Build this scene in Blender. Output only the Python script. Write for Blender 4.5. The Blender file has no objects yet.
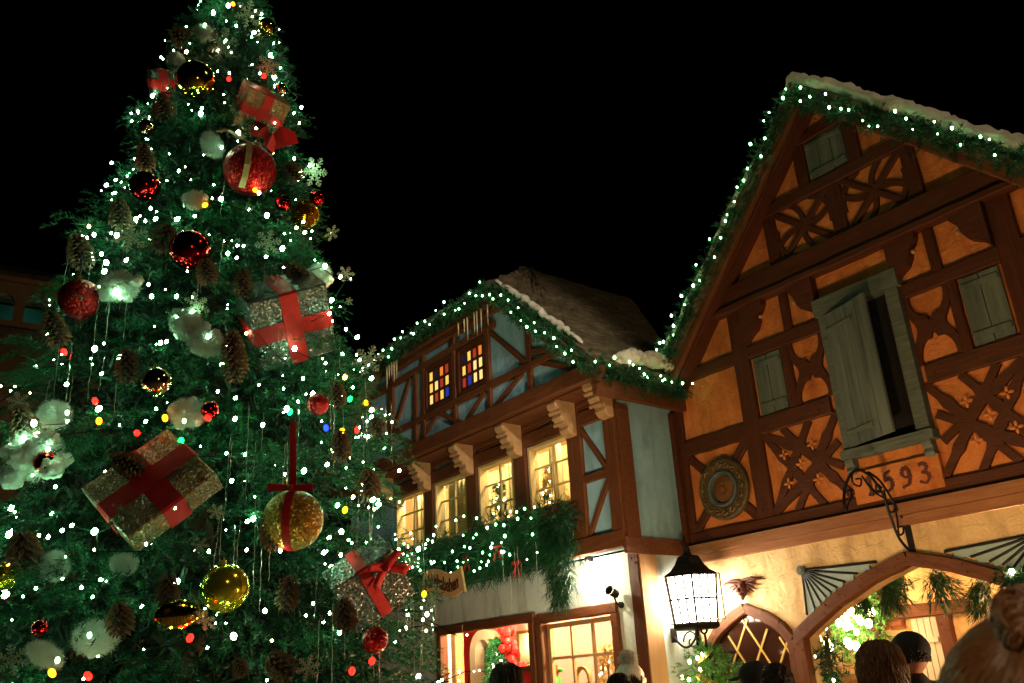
import bpy, math, random
import numpy as np
from mathutils import Vector, Matrix, Euler

random.seed(7)
RNG = np.random.default_rng(11)
scene = bpy.context.scene
COL = scene.collection
PI = math.pi

# ------------------------------------------------------------------ camera maths
FPX, CX, CY, CAM_H = 870.0, 512.0, 341.5, 1.6
def _n(v):
    v = np.array(v, float)
    return v / np.linalg.norm(v)
_up = _n((-122, 2181, -870))
_vl = _n((-717, -388.5, -870)); _vl = _n(_vl - _up * _vl.dot(_up))
_fw = np.array((0, 0, -1.0)); _fw = _n(_fw - _up * _fw.dot(_up))
_rt = np.cross(_fw, _up)
MC = np.array([_rt, _fw, _up])                    # camera axes -> world
DD = -(MC @ _vl); ZZ = np.array((0, 0, 1.0)); NN = np.cross(DD, ZZ)
CAMP = np.array((0, 0, CAM_H))
def ray(x, y): return _n(MC @ np.array((x - CX, -(y - CY), -FPX)))
_r = ray(690, 548); OO = CAMP + _r * ((3.5 - CAM_H) / _r[2]); OO[2] = 0
VIEW = MC @ np.array((0, 0, -1.0))
def P(x, y, w=0.0):                               # pixel -> (u, z) on the facade plane w
    r = ray(x, y); t = ((OO + NN * w - CAMP).dot(NN)) / r.dot(NN); p = CAMP + r * t
    return float((p - OO).dot(DD)), float(p[2])
def PW(x, y, u):                                  # pixel -> (w, z) on the plane u
    r = ray(x, y); t = ((OO + DD * u - CAMP).dot(DD)) / r.dot(DD); p = CAMP + r * t
    return float((p - OO).dot(NN)), float(p[2])
def world(u, w, z): return Vector(OO + DD * u + NN * w + ZZ * z)
def mpp(p): return float((np.array(p) - CAMP).dot(VIEW)) / FPX      # metres per pixel there
ANG = math.atan2(DD[1], DD[0])
def camvec(x, y, z): return Vector(MC @ np.array((x, y, z), float)) # camera-space direction -> world

# ------------------------------------------------------------------ helpers
def put(o, parent=None):
    COL.objects.link(o)
    if parent is not None: o.parent = parent
    return o
def tag(o, label, cat, group=None):
    o['label'] = label; o['category'] = cat
    if group: o['group'] = group
    return o
def thing(name, label, cat, loc=(0, 0, 0), rotz=0.0, group=None, rot=None):
    o = bpy.data.objects.new(name, None); put(o)
    o.empty_display_size = 0.1
    o.location = loc; o.rotation_euler = rot if rot is not None else (0, 0, rotz)
    return tag(o, label, cat, group)
def fthing(name, label, cat, u, w, z, group=None):      # a thing standing in the facade frame
    return thing(name, label, cat, world(u, w, z), ANG, group)
def structure(o, kind='structure'):
    o['kind'] = kind; return o
def frame(n, up=(0, 0, 1)):                              # rotation with local Z = n
    n = Vector(n).normalized(); up = Vector(up)
    x = up.cross(n)
    if x.length < 1e-4: x = Vector((1, 0, 0))
    x.normalize(); y = n.cross(x)
    return Matrix((x, y, n)).transposed()

class MB:
    def __init__(s): s.v = []; s.f = []; s.m = []; s.mi = 0
    def add(s, vs, fs):
        b = len(s.v); s.v.extend([tuple(x) for x in vs])
        for f in fs: s.f.append(tuple(i + b for i in f)); s.m.append(s.mi)
        return s
    def box(s, x0, x1, y0, y1, z0, z1):
        v = [(x, y, z) for x in (x0, x1) for y in (y0, y1) for z in (z0, z1)]
        return s.add(v, [(0, 1, 3, 2), (4, 6, 7, 5), (0, 4, 5, 1), (2, 3, 7, 6), (0, 2, 6, 4), (1, 5, 7, 3)])
    def fbox(s, u0, u1, w0, w1, z0, z1): return s.box(u0, u1, -w1, -w0, z0, z1)
    def prism(s, poly, w0, w1):                          # (u, z) outline, between depths w0 < w1
        n = len(poly)
        a = sum(poly[i][0] * poly[(i + 1) % n][1] - poly[(i + 1) % n][0] * poly[i][1] for i in range(n))
        if a < 0: poly = poly[::-1]
        v = [(u, -w1, z) for u, z in poly] + [(u, -w0, z) for u, z in poly]
        f = [tuple(range(n)), tuple(range(2 * n - 1, n - 1, -1))]
        f += [((i + 1) % n, i, n + i, n + (i + 1) % n) for i in range(n)]
        return s.add(v, f)
    def strip(s, pts, width, w0, w1):                    # a bent board lying in the facade plane
        n = len(pts); L = []; R = []
        for i in range(n):
            a = Vector(pts[max(i - 1, 0)]); b = Vector(pts[min(i + 1, n - 1)]); d = (b - a).normalized()
            p = Vector(pts[i]); q = Vector((-d.y, d.x)) * (width[i] if isinstance(width, (list, tuple)) else width) / 2
            L.append(p + q); R.append(p - q)
        v = []
        for i in range(n):
            v += [(L[i].x, -w1, L[i].y), (R[i].x, -w1, R[i].y), (R[i].x, -w0, R[i].y), (L[i].x, -w0, L[i].y)]
        f = []
        for i in range(n - 1):
            b = 4 * i
            for k in range(4): f.append((b + k, b + 4 + k, b + 4 + (k + 1) % 4, b + (k + 1) % 4))
        f += [(0, 1, 2, 3), (4 * n - 1, 4 * n - 2, 4 * n - 3, 4 * n - 4)]
        return s.add(v, f)
    def tube(s, pts, r, n=8, flat=1.0):
        pts = [Vector(p) for p in pts]; m = len(pts); v = []
        prev = None
        for i, p in enumerate(pts):
            t = (pts[min(i + 1, m - 1)] - pts[max(i - 1, 0)]).normalized()
            if prev is None:
                a = Vector((0, 0, 1)) if abs(t.z) < .9 else Vector((1, 0, 0))
                x = t.cross(a).normalized()
            else:
                x = (prev - t * prev.dot(t)).normalized()
            prev = x; y = t.cross(x)
            rr = r[i] if isinstance(r, (list, tuple)) else r
            v += [p + (x * math.cos(2 * PI * k / n) + y * math.sin(2 * PI * k / n) * flat) * rr for k in range(n)]
        f = [(i * n + k, i * n + (k + 1) % n, (i + 1) * n + (k + 1) % n, (i + 1) * n + k) for i in range(m - 1) for k in range(n)]
        f += [tuple(range(n - 1, -1, -1)), tuple((m - 1) * n + k for k in range(n))]
        return s.add(v, f)
    def lathe(s, prof, n=24, M=None):                    # (r, z) profile about local z
        v = []; m = len(prof)
        for r, z in prof:
            for k in range(n):
                p = Vector((max(r, 1e-4) * math.cos(2 * PI * k / n), max(r, 1e-4) * math.sin(2 * PI * k / n), z))
                v.append(M @ p if M is not None else p)
        f = [(i * n + k, i * n + (k + 1) % n, (i + 1) * n + (k + 1) % n, (i + 1) * n + k) for i in range(m - 1) for k in range(n)]
        f += [tuple(range(n - 1, -1, -1)), tuple((m - 1) * n + k for k in range(n))]
        return s.add(v, f)
    def ball(s, c, r, n=16, sc=(1, 1, 1), fn=None):
        m = max(4, n // 2); v = []; c = Vector(c)
        for i in range(m + 1):
            th = PI * i / m
            for k in range(n):
                ph = 2 * PI * k / n
                d = Vector((math.sin(th) * math.cos(ph), math.sin(th) * math.sin(ph), math.cos(th)))
                if i in (0, m): d = Vector((0, 0, 1 if i == 0 else -1))
                q = (fn(d) if fn else 1.0) * r
                v.append(c + Vector((d.x * sc[0], d.y * sc[1], d.z * sc[2])) * q)
        f = [(i * n + k, (i + 1) * n + k, (i + 1) * n + (k + 1) % n, i * n + (k + 1) % n) for i in range(m) for k in range(n)]
        return s.add(v, f)
    def cap(s, a, b, ra, rb, n=12):                      # tapered capsule
        a = Vector(a); b = Vector(b); R = frame(b - a); L = (b - a).length
        prof = [(ra * math.sin(t), -ra * math.cos(t)) for t in [0.0, .4, .8, 1.2]] + \
               [(ra, 0), (rb, L)] + [(rb * math.cos(t), L + rb * math.sin(t)) for t in [.4, .8, 1.2, PI / 2]]
        M4 = Matrix.Translation(a) @ R.to_4x4()
        return s.lathe(prof, n, M4)
    def mesh(s, name, mats, smooth=False):
        me = bpy.data.meshes.new(name)
        me.from_pydata(s.v, [], s.f)
        for m in (mats if isinstance(mats, (list, tuple)) else [mats]): me.materials.append(m)
        if any(s.m): me.polygons.foreach_set('material_index', s.m)
        if smooth: me.polygons.foreach_set('use_smooth', [True] * len(me.polygons))
        me.update(); return me
    def build(s, name, mats, parent=None, smooth=False, loc=None, rot=None):
        o = bpy.data.objects.new(name, s.mesh(name, mats, smooth))
        put(o, parent)
        if loc is not None: o.location = loc
        if rot is not None: o.rotation_euler = rot
        return o

def inst(name, me, parent=None, loc=(0, 0, 0), rot=(0, 0, 0), sc=1.0):
    o = bpy.data.objects.new(name, me); put(o, parent); o.location = loc
    if isinstance(rot, Matrix): o.rotation_euler = rot.to_euler()
    else: o.rotation_euler = rot
    o.scale = (sc, sc, sc) if not isinstance(sc, (tuple, list)) else sc
    return o
def copy_tree(o, parent=None):
    c = o.copy(); COL.objects.link(c); c.parent = parent
    for ch in list(o.children): copy_tree(ch, c)
    return c
def tri_mesh(name, V, mat):
    V = np.ascontiguousarray(V, dtype=np.float32); n = len(V)
    me = bpy.data.meshes.new(name)
    me.vertices.add(n); me.vertices.foreach_set('co', V.ravel())
    me.loops.add(n); me.loops.foreach_set('vertex_index', np.arange(n, dtype=np.int32))
    me.polygons.add(n // 3); me.polygons.foreach_set('loop_start', np.arange(0, n, 3, dtype=np.int32))
    me.materials.append(mat); me.update(calc_edges=True); me.validate()
    return me
def unit(a): return a / np.maximum(np.linalg.norm(a, axis=-1, keepdims=True), 1e-9)
def sprays(pos, dirs, length, k, nl, nw, spread=.8, sag=0.0):
    """needle triangles along little twigs: pos (n,3), dirs (n,3)"""
    n = len(pos); pos = np.asarray(pos, float); dirs = unit(np.asarray(dirs, float))
    length = np.broadcast_to(np.asarray(length, float), (n,))
    t = RNG.random((n, k))
    base = pos[:, None, :] + dirs[:, None, :] * (t * length[:, None])[..., None]
    base[..., 2] -= sag * (t ** 2) * length[:, None]
    rnd = RNG.normal(size=(n, k, 3))
    perp = unit(rnd - dirs[:, None, :] * (rnd * dirs[:, None, :]).sum(-1, keepdims=True))
    nd = unit(dirs[:, None, :] * (.45 + .5 * t[..., None]) + perp * spread)
    side = unit(np.cross(nd, RNG.normal(size=(n, k, 3))))
    L = nl * (.6 + .7 * RNG.random((n, k, 1)))
    a = base - side * nw / 2; b = base + side * nw / 2; c = base + nd * L
    V = np.stack([a, b, c], axis=2).reshape(-1, 3)
    return V

# ------------------------------------------------------------------ materials
def nodes_of(name):
    m = bpy.data.materials.new(name); m.use_nodes = True
    nt = m.node_tree; b = nt.nodes['Principled BSDF']
    return m, nt, b
def nd(nt, kind, **kw):
    n = nt.nodes.new(kind)
    for k, v in kw.items():
        if k.startswith('i_'): n.inputs[k[2:].replace('_', ' ')].default_value = v
        else: setattr(n, k, v)
    return n
def ramp(nt, fac, stops):
    r = nt.nodes.new('ShaderNodeValToRGB')
    el = r.color_ramp.elements
    while len(el) < len(stops): el.new(.5)
    for e, (p, c) in zip(el, stops): e.position = p; e.color = (*c, 1)
    nt.links.new(fac, r.inputs[0]); return r.outputs[0]
def mottled(name, c0, c1, scale=3.0, rough=.8, bump=.3, bscale=25.0, stretch=(1, 1, 1), metallic=0.0, c2=None, detail=6, dist=.02, spec=.3):
    m, nt, b = nodes_of(name)
    tc = nd(nt, 'ShaderNodeTexCoord'); mp = nd(nt, 'ShaderNodeMapping'); mp.inputs['Scale'].default_value = stretch
    nt.links.new(tc.outputs['Object'], mp.inputs[0])
    n1 = nd(nt, 'ShaderNodeTexNoise', i_Scale=scale, i_Detail=float(detail), i_Roughness=.65)
    nt.links.new(mp.outputs[0], n1.inputs['Vector'])
    stops = [(.3, c0), (.7, c1)] if c2 is None else [(.25, c0), (.5, c1), (.75, c2)]
    nt.links.new(ramp(nt, n1.outputs['Fac'], stops), b.inputs['Base Color'])
    n2 = nd(nt, 'ShaderNodeTexNoise', i_Scale=bscale, i_Detail=5.0, i_Roughness=.7)
    nt.links.new(mp.outputs[0], n2.inputs['Vector'])
    bp = nd(nt, 'ShaderNodeBump', i_Strength=bump, i_Distance=dist)
    nt.links.new(n2.outputs['Fac'], bp.inputs['Height']); nt.links.new(bp.outputs[0], b.inputs['Normal'])
    b.inputs['Roughness'].default_value = rough; b.inputs['Metallic'].default_value = metallic
    b.inputs['Specular IOR Level'].default_value = spec
    return m
def wood(name, c0, c1, rough=.65, scale=2.2):              # grain along the object's local X
    return mottled(name, c0, c1, scale=scale, rough=rough, bump=.55, bscale=9, stretch=(.9, 9, 9), dist=.02)
def plain(name, c, rough=.5, metallic=0.0, spec=.5, coat=0.0):
    m, nt, b = nodes_of(name)
    b.inputs['Base Color'].default_value = (*c, 1); b.inputs['Roughness'].default_value = rough
    b.inputs['Metallic'].default_value = metallic; b.inputs['Specular IOR Level'].default_value = spec
    b.inputs['Coat Weight'].default_value = coat
    n = nd(nt, 'ShaderNodeTexNoise', i_Scale=30.0, i_Detail=3.0)
    tc = nd(nt, 'ShaderNodeTexCoord'); nt.links.new(tc.outputs['Object'], n.inputs['Vector'])
    mr = nd(nt, 'ShaderNodeMapRange'); mr.inputs[3].default_value = rough * .8; mr.inputs[4].default_value = min(1, rough * 1.25)
    nt.links.new(n.outputs['Fac'], mr.inputs[0]); nt.links.new(mr.outputs[0], b.inputs['Roughness'])
    return m
def emit(name, c, s):
    m, nt, b = nodes_of(name)
    b.inputs['Base Color'].default_value = (*c, 1)
    b.inputs['Emission Color'].default_value = (*c, 1); b.inputs['Emission Strength'].default_value = s
    return m
def glitter(name, c, metallic=.75, rough=.3, scale=105.0, spark=1.15):
    m, nt, b = nodes_of(name)
    tc = nd(nt, 'ShaderNodeTexCoord')
    v = nd(nt, 'ShaderNodeTexVoronoi', i_Scale=scale); nt.links.new(tc.outputs['Object'], v.inputs['Vector'])
    geo = nd(nt, 'ShaderNodeNewGeometry')
    sub = nd(nt, 'ShaderNodeVectorMath', operation='SUBTRACT'); sub.inputs[1].default_value = (.5, .5, .5)
    nt.links.new(v.outputs['Color'], sub.inputs[0])
    sc = nd(nt, 'ShaderNodeVectorMath', operation='SCALE'); sc.inputs[3].default_value = spark
    nt.links.new(sub.outputs[0], sc.inputs[0])
    ad = nd(nt, 'ShaderNodeVectorMath', operation='ADD'); nt.links.new(geo.outputs['Normal'], ad.inputs[0]); nt.links.new(sc.outputs[0], ad.inputs[1])
    no = nd(nt, 'ShaderNodeVectorMath', operation='NORMALIZE'); nt.links.new(ad.outputs[0], no.inputs[0])
    nt.links.new(no.outputs[0], b.inputs['Normal'])
    nt.links.new(ramp(nt, v.outputs['Distance'], [(0, tuple(min(1, x * 1.5) for x in c)), (.6, tuple(x * .6 for x in c))]), b.inputs['Base Color'])
    b.inputs['Metallic'].default_value = metallic; b.inputs['Roughness'].default_value = rough
    return m
def foliage(name, c0, c1, c2, rough=.5):
    m, nt, b = nodes_of(name)
    geo = nd(nt, 'ShaderNodeNewGeometry'); tc = nd(nt, 'ShaderNodeTexCoord')
    n1 = nd(nt, 'ShaderNodeTexNoise', i_Scale=2.5, i_Detail=3.0); nt.links.new(tc.outputs['Object'], n1.inputs['Vector'])
    ma = nd(nt, 'ShaderNodeMath', operation='MULTIPLY_ADD'); ma.inputs[1].default_value = .45
    nt.links.new(geo.outputs['Random Per Island'], ma.inputs[0])
    mb = nd(nt, 'ShaderNodeMath', operation='MULTIPLY'); mb.inputs[1].default_value = .55
    nt.links.new(n1.outputs['Fac'], mb.inputs[0]); nt.links.new(mb.outputs[0], ma.inputs[2])
    nt.links.new(ramp(nt, ma.outputs[0], [(.15, c0), (.5, c1), (.85, c2)]), b.inputs['Base Color'])
    b.inputs['Roughness'].default_value = rough; b.inputs['Specular IOR Level'].default_value = .35
    return m
def glass(name, tint=(.9, .95, .9), gloss=.1):
    m = bpy.data.materials.new(name); m.use_nodes = True; nt = m.node_tree; nt.nodes.clear()
    o = nd(nt, 'ShaderNodeOutputMaterial'); mx = nd(nt, 'ShaderNodeMixShader'); mx.inputs[0].default_value = gloss
    t = nd(nt, 'ShaderNodeBsdfTransparent'); t.inputs[0].default_value = (*tint, 1)
    g = nd(nt, 'ShaderNodeBsdfGlossy'); g.inputs['Roughness'].default_value = .05
    nz = nd(nt, 'ShaderNodeTexNoise', i_Scale=6.0); bp = nd(nt, 'ShaderNodeBump', i_Strength=.15, i_Distance=.02)
    nt.links.new(nz.outputs['Fac'], bp.inputs['Height']); nt.links.new(bp.outputs[0], g.inputs['Normal'])
    nt.links.new(t.outputs[0], mx.inputs[1]); nt.links.new(g.outputs[0], mx.inputs[2]); nt.links.new(mx.outputs[0], o.inputs[0])
    return m

def plaster(name, c0, c1, bump=1.0):
    m, nt, b = nodes_of(name)
    tc = nd(nt, 'ShaderNodeTexCoord'); mp = nd(nt, 'ShaderNodeMapping'); mp.inputs['Scale'].default_value = (2.2, 2.2, .55)
    nt.links.new(tc.outputs['Object'], mp.inputs[0])
    n1 = nd(nt, 'ShaderNodeTexNoise', i_Scale=1.6, i_Detail=9.0, i_Roughness=.72); nt.links.new(tc.outputs['Object'], n1.inputs['Vector'])
    n2 = nd(nt, 'ShaderNodeTexNoise', i_Scale=1.3, i_Detail=6.0, i_Roughness=.6); nt.links.new(mp.outputs[0], n2.inputs['Vector'])
    n3 = nd(nt, 'ShaderNodeTexNoise', i_Scale=38.0, i_Detail=4.0, i_Roughness=.7); nt.links.new(tc.outputs['Object'], n3.inputs['Vector'])
    n4 = nd(nt, 'ShaderNodeTexNoise', i_Scale=5.0, i_Detail=3.0, i_Distortion=1.2); nt.links.new(tc.outputs['Object'], n4.inputs['Vector'])
    col = ramp(nt, n1.outputs['Fac'], [(.32, c0), (.68, c1)])
    st = ramp(nt, n2.outputs['Fac'], [(.36, (.58, .52, .46)), (.52, (1, 1, 1))])
    mx = nd(nt, 'ShaderNodeMix', data_type='RGBA', blend_type='MULTIPLY'); mx.inputs[0].default_value = .75
    nt.links.new(col, mx.inputs[6]); nt.links.new(st, mx.inputs[7])
    sp = ramp(nt, n3.outputs['Fac'], [(.34, (.72, .68, .64)), (.46, (1, 1, 1))])
    m2 = nd(nt, 'ShaderNodeMix', data_type='RGBA', blend_type='MULTIPLY'); m2.inputs[0].default_value = .6
    nt.links.new(mx.outputs[2], m2.inputs[6]); nt.links.new(sp, m2.inputs[7]); nt.links.new(m2.outputs[2], b.inputs['Base Color'])
    b1 = nd(nt, 'ShaderNodeBump', i_Strength=.5 * bump, i_Distance=.012); nt.links.new(n3.outputs['Fac'], b1.inputs['Height'])
    b2 = nd(nt, 'ShaderNodeBump', i_Strength=.6 * bump, i_Distance=.05); nt.links.new(n4.outputs['Fac'], b2.inputs['Height']); nt.links.new(b1.outputs[0], b2.inputs['Normal'])
    nt.links.new(b2.outputs[0], b.inputs['Normal']); b.inputs['Roughness'].default_value = .9; b.inputs['Specular IOR Level'].default_value = .2
    return m
M = {}
M['ochre'] = plaster('ochre_plaster', (.48, .142, .036), (.74, .270, .082))
M['cream'] = plaster('cream_plaster', (.62, .41, .20), (.80, .57, .30))
M['blue'] = plaster('blue_grey_plaster', (.22, .41, .52), (.30, .52, .63), .45)
M['pale'] = plaster('pale_blue_plaster', (.50, .58, .56), (.62, .70, .66), .12)
M['timber'] = wood('dark_timber', (.048, .012, .004), (.105, .029, .009))
M['timber2'] = wood('brown_timber', (.085, .025, .008), (.165, .054, .017))
M['carved'] = mottled('carved_pale_wood', (.32, .18, .08), (.48, .29, .14), 6, .7, .4, 40)
M['greywoodv'] = mottled('weathered_planks', (.055, .072, .062), (.150, .178, .150), 1.2, .8, .55, 9, stretch=(7, 7, .7))
M['greywood'] = wood('weathered_wood', (.065, .084, .070), (.150, .175, .145), .8, 3.0)
M['roof'] = mottled('mossy_shake_roof', (.04, .028, .014), (.12, .085, .045), 3.0, .95, .9, 14, stretch=(1, 1, 3), dist=.06, c2=(.26, .20, .12))
M['snow'] = mottled('artificial_snow', (.50, .44, .34), (.72, .66, .55), 5, .9, .6, 28, dist=.05)
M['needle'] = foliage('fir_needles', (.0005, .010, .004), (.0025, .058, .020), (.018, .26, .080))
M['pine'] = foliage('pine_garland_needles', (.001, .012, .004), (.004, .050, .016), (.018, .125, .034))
M['inner'] = foliage('shaded_inner_boughs', (.002, .009, .005), (.005, .022, .010), (.008, .035, .016))  # near-black green puts the shade deep in the crown into the colour
M['bark'] = mottled('bark', (.03, .018, .01), (.08, .05, .03), 10, .95, .8, 30)
M['wire'] = plain('green_wire', (.004, .014, .007), .95, spec=.1)
M['bulb'] = emit('white_bulb', (.40, 1.0, .52), 75)
M['bulbw'] = emit('warm_white_bulb', (1.0, .84, .44), 50)
M['rbulb'] = emit('roof_white_bulb', (.34, 1.0, .45), 30)
M['iron'] = plain('black_iron', (.012, .010, .009), .45, .6)
M['brass'] = plain('aged_brass', (.40, .25, .07), .3, .9)
M['bronze'] = mottled('painted_bronze', (.05, .045, .03), (.16, .11, .05), 12, .5, .8, 30, metallic=.3)
M['lamp'] = emit('lantern_glass', (1.0, .92, .72), 46)
M['glass'] = glass('window_glass')
M['red'] = mottled('red_velvet', (.38, .005, .006), (.56, .009, .009), 9, .6, .25, 60)
M['silverpaper'] = glitter('silver_glitter_paper', (.17, .175, .165))
M['goldpaper'] = glitter('tan_glitter_paper', (.34, .19, .085), metallic=.35)
M['goldglit'] = glitter('gold_glitter', (.62, .36, .06))
M['redglit'] = glitter('red_glitter', (.55, .02, .02))
M['redball'] = plain('red_mirror', (.60, .012, .012), .10, 1.0)
M['goldball'] = plain('gold_mirror', (.80, .52, .06), .09, 1.0)
M['limeball'] = plain('lime_gold_mirror', (.66, .60, .03), .16, .75)
M['copperball'] = plain('copper_mirror', (.78, .50, .32), .09, 1.0)
M['cone'] = mottled('pine_cone_scale', (.10, .052, .027), (.30, .17, .09), 14, .75, .4, 60)
M['conecore'] = plain('pine_cone_core', (.012, .007, .004), .9)
M['flake'] = glitter('champagne_glitter', (.55, .50, .36), metallic=.4)
M['cotton'] = mottled('cotton_snow', (.78, .80, .68), (.90, .92, .82), 8, 1.0, .8, 60, dist=.04)
M['tinsel'] = plain('clear_icicle', (.70, .72, .66), .12, .55)
M['ribbon'] = plain('cream_ribbon', (.62, .46, .22), .5)
# ------------------------------------------------------------------ world, sun, camera
wd = bpy.data.worlds.new('World'); scene.world = wd; wd.use_nodes = True
wn = wd.node_tree; bg = wn.nodes['Background']
sky = wn.nodes.new('ShaderNodeTexSky'); sky.sky_type = 'NISHITA'; sky.sun_disc = False
sky.sun_elevation = math.radians(-4); sky.sun_rotation = math.radians(200)
wn.links.new(sky.outputs[0], bg.inputs[0]); bg.inputs[1].default_value = 0.004
sl = bpy.data.lights.new('moon', 'SUN'); sl.energy = 0.004; sl.angle = math.radians(.5); sl.color = (1, .93, .85)
so = bpy.data.objects.new('moon', sl); put(so); so.rotation_euler = (math.radians(50), 0, math.radians(200))
cd = bpy.data.cameras.new('camera'); cam = bpy.data.objects.new('camera', cd); put(cam)
cam.matrix_world = Matrix.Translation((0, 0, CAM_H)) @ Matrix(MC.tolist()).to_4x4()
cd.sensor_width = 36; cd.lens = FPX / 1024 * 36; cd.clip_start = .05; cd.clip_end = 600
cd.dof.use_dof = True; cd.dof.focus_distance = 8.5; cd.dof.aperture_fstop = 7.0
scene.camera = cam
vs = scene.view_settings; vs.view_transform = 'Standard'; vs.look = 'None'; vs.exposure = 0; vs.gamma = 1; vs.use_curve_mapping = False
scene.cycles.max_bounces = 6; scene.cycles.diffuse_bounces = 3; scene.cycles.transparent_max_bounces = 8
scene.cycles.sample_clamp_indirect = 4.0
scene.cycles.caustics_reflective = False; scene.cycles.caustics_refractive = False

def lamp(name, loc, watts, color=(1, .75, .45), r=.08, kind='POINT'):
    l = bpy.data.lights.new(name, kind); l.energy = watts; l.color = color; l.shadow_soft_size = r
    o = bpy.data.objects.new(name, l); put(o); o.location = loc; return o
def flamp(name, u, w, z, watts, color=(1, .75, .45), r=.08): return lamp(name, world(u, w, z), watts, color, r)

# ground: one paved sheet to the horizon
M['paving'] = mottled('plaza_paving', (.10, .075, .06), (.19, .15, .12), 1.2, .7, .4, 14)
g = MB(); g.add([(-300, -300, 0), (300, -300, 0), (300, 300, 0), (-300, 300, 0)], [(0, 1, 2, 3)])
structure(g.build('ground', M['paving']))

# ------------------------------------------------------------------ timber helper
def timber(parent, name, u0, z0, u1, z1, width, w0, w1, mat, jit=.006):
    a = math.atan2(z1 - z0, u1 - u0); L = math.hypot(u1 - u0, z1 - z0); d = w1 - w0
    n = max(3, int(L / .22)); b = MB(); c = min(.014, d * .35, width * .2); v = []
    for i in range(n + 1):
        x = -L / 2 + L * i / n; h = width / 2
        j = [random.uniform(-jit, jit) for _ in range(4)]
        y = d / 2 + j[2] * .5
        v += [(x, -y, -h + c + j[0]), (x, -y + c, -h + j[0]), (x, d / 2, -h + j[0]), (x, d / 2, h + j[1]), (x, -y + c, h + j[1]), (x, -y, h - c + j[1])]
    f = []
    for i in range(n):
        for k in range(6): f.append((6 * i + k, 6 * i + 6 + k, 6 * i + 6 + (k + 1) % 6, 6 * i + (k + 1) % 6))
    f += [tuple(range(6)), tuple(6 * n + 5 - k for k in range(6))]
    b.add(v, f)
    if width > .12 and L > .5:
        for x in (-L / 2 + .12, -L / 2 + .20, L / 2 - .12, L / 2 - .20):
            q = (.035 if abs(x) > L / 2 - .15 else -.035)
            b.tube([(x, -d / 2 + .01, q), (x, -d / 2 - .012, q)], .016, 8)
    return b.build(name, mat, parent, loc=((u0 + u1) / 2, -(w0 + w1) / 2, (z0 + z1) / 2), rot=(0, -a, 0))
def bent(parent, name, pts, width, w0, w1, mat):
    c = Vector(pts[len(pts) // 2]); b = MB()
    b.strip([(p[0] - c.x, p[1] - c.y) for p in pts], width, w0, w1)
    return b.build(name, mat, parent, loc=(c.x, 0, c.y))
def arc(p0, p1, bulge, n=9):
    a = Vector(p0); b = Vector(p1); d = b - a; q = Vector((-d.y, d.x))
    return [tuple(a + d * t + q * (bulge * 4 * t * (1 - t))) for t in [i / n for i in range(n + 1)]]

# ================================================================== the ochre gabled house
OH = thing('timbered_house', 'tall ochre half timbered house with steep gable and an ajar grey shutter', 'house', OO.tolist(), ANG)
UC = 3.6
b = MB()                                                   # upper wall: gable outline
b.prism([(0, 3.36), (7.2, 3.36), (7.2, 5.66), (UC, 9.60), (0, 5.66)], -.30, 0.0)
b.build('upper_wall', M['ochre'], OH)
AP = [(1.86, 2.07), (2.4, 2.36), (3.0, 2.61), (3.55, 2.78), (4.1, 2.61), (4.7, 2.36), (5.24, 2.07)]
b = MB()
b.prism([(0, 0), (1.86, 0), (1.86, 2.07), (1.86, 3.24), (0, 3.24)], -.30, 0.0)
b.prism(AP + [(5.24, 3.24), (1.86, 3.24)], -.30, 0.0)
b.prism([(5.24, 0), (7.2, 0), (7.2, 3.24), (5.24, 3.24)], -.30, 0.0)
b.fbox(-.0, .3, -6, -.303, 0, 6.3); b.fbox(6.9, 7.2, -6, -.303, 0, 6.3)
b.build('lower_wall', M['cream'], OH)
b = MB(); b.fbox(.02, 7.3, .0, .17, 3.36, 3.50); b.fbox(.02, 7.3, .0, .10, 3.243, 3.357)
b.build('moulding', wood('lit_moulding_wood', (.22, .085, .032), (.36, .155, .060)), OH)  # lighter brown paints in the glow from below
T = lambda name, *a, w=.06, mat='timber': timber(OH, name, *a, -.02, w, M[mat])
WB = .0605
T('beam', 0.02, 3.60, 7.2, 3.60, .20, w=.075)
T('post', .11, 3.7, .11, 6.35, .20); T('post', 7.09, 3.7, 7.09, 6.35, .2)
for s in (-1, 1):
    m = lambda u: UC + s * (u - UC)
    T('post', m(1.55), 3.7, m(1.55), 6.96, .29, w=.066)
    T('post', m(2.33), 5.15, m(2.33), 6.1, .13, w=.058)
    T('post', m(2.45), 6.3, m(2.45), 6.9, .14)
    T('beam', m(.0), 6.2, m(2.97), 6.2, .20, w=.062)
    T('beam', m(.0), 5.03, m(2.9), 5.03, .25, w=.063)
    T('post', m(2.45), 7.36, m(2.45), 8.22, .20); T('post', m(3.17), 8.38, m(3.17), 9.12, .20)
    # bracket with a turned drop under the tie beam
    for (a, d) in ((1.70, 1), (3.02, -1)):
        if s > 0 or True:
            pts = [(m(a), 6.95), (m(a + d * .44), 6.95), (m(a + d * .42), 6.84), (m(a + d * .33), 6.72), (m(a + d * .30), 6.60), (m(a + d * .24), 6.50), (m(a + d * .12), 6.43), (m(a), 6.31)]
            bb = MB(); c0 = m(a + d * .2)
            bb.prism([(u - c0, z - 6.7) for u, z in pts], .0, .15)
            br = bb.build('bracket', M['timber'], OH, loc=(c0, 0, 6.7))
            bb = MB(); bb.ball((m(a + d * .36) - c0, -.10, -.04), .035, 10); bb.build('drop', M['carved'], br, True)
T('post', UC, 7.36, UC, 8.22, .22)
T('beam', 1.0, 7.19, 6.2, 7.19, .36, w=.13); T('beam', .9, 6.97, 6.3, 6.97, .10, w=.19)
T('beam', 2.15, 8.30, 5.05, 8.30, .19, w=.068)
T('beam', 3.0, 9.17, 4.2, 9.17, .15, w=.066)
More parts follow.
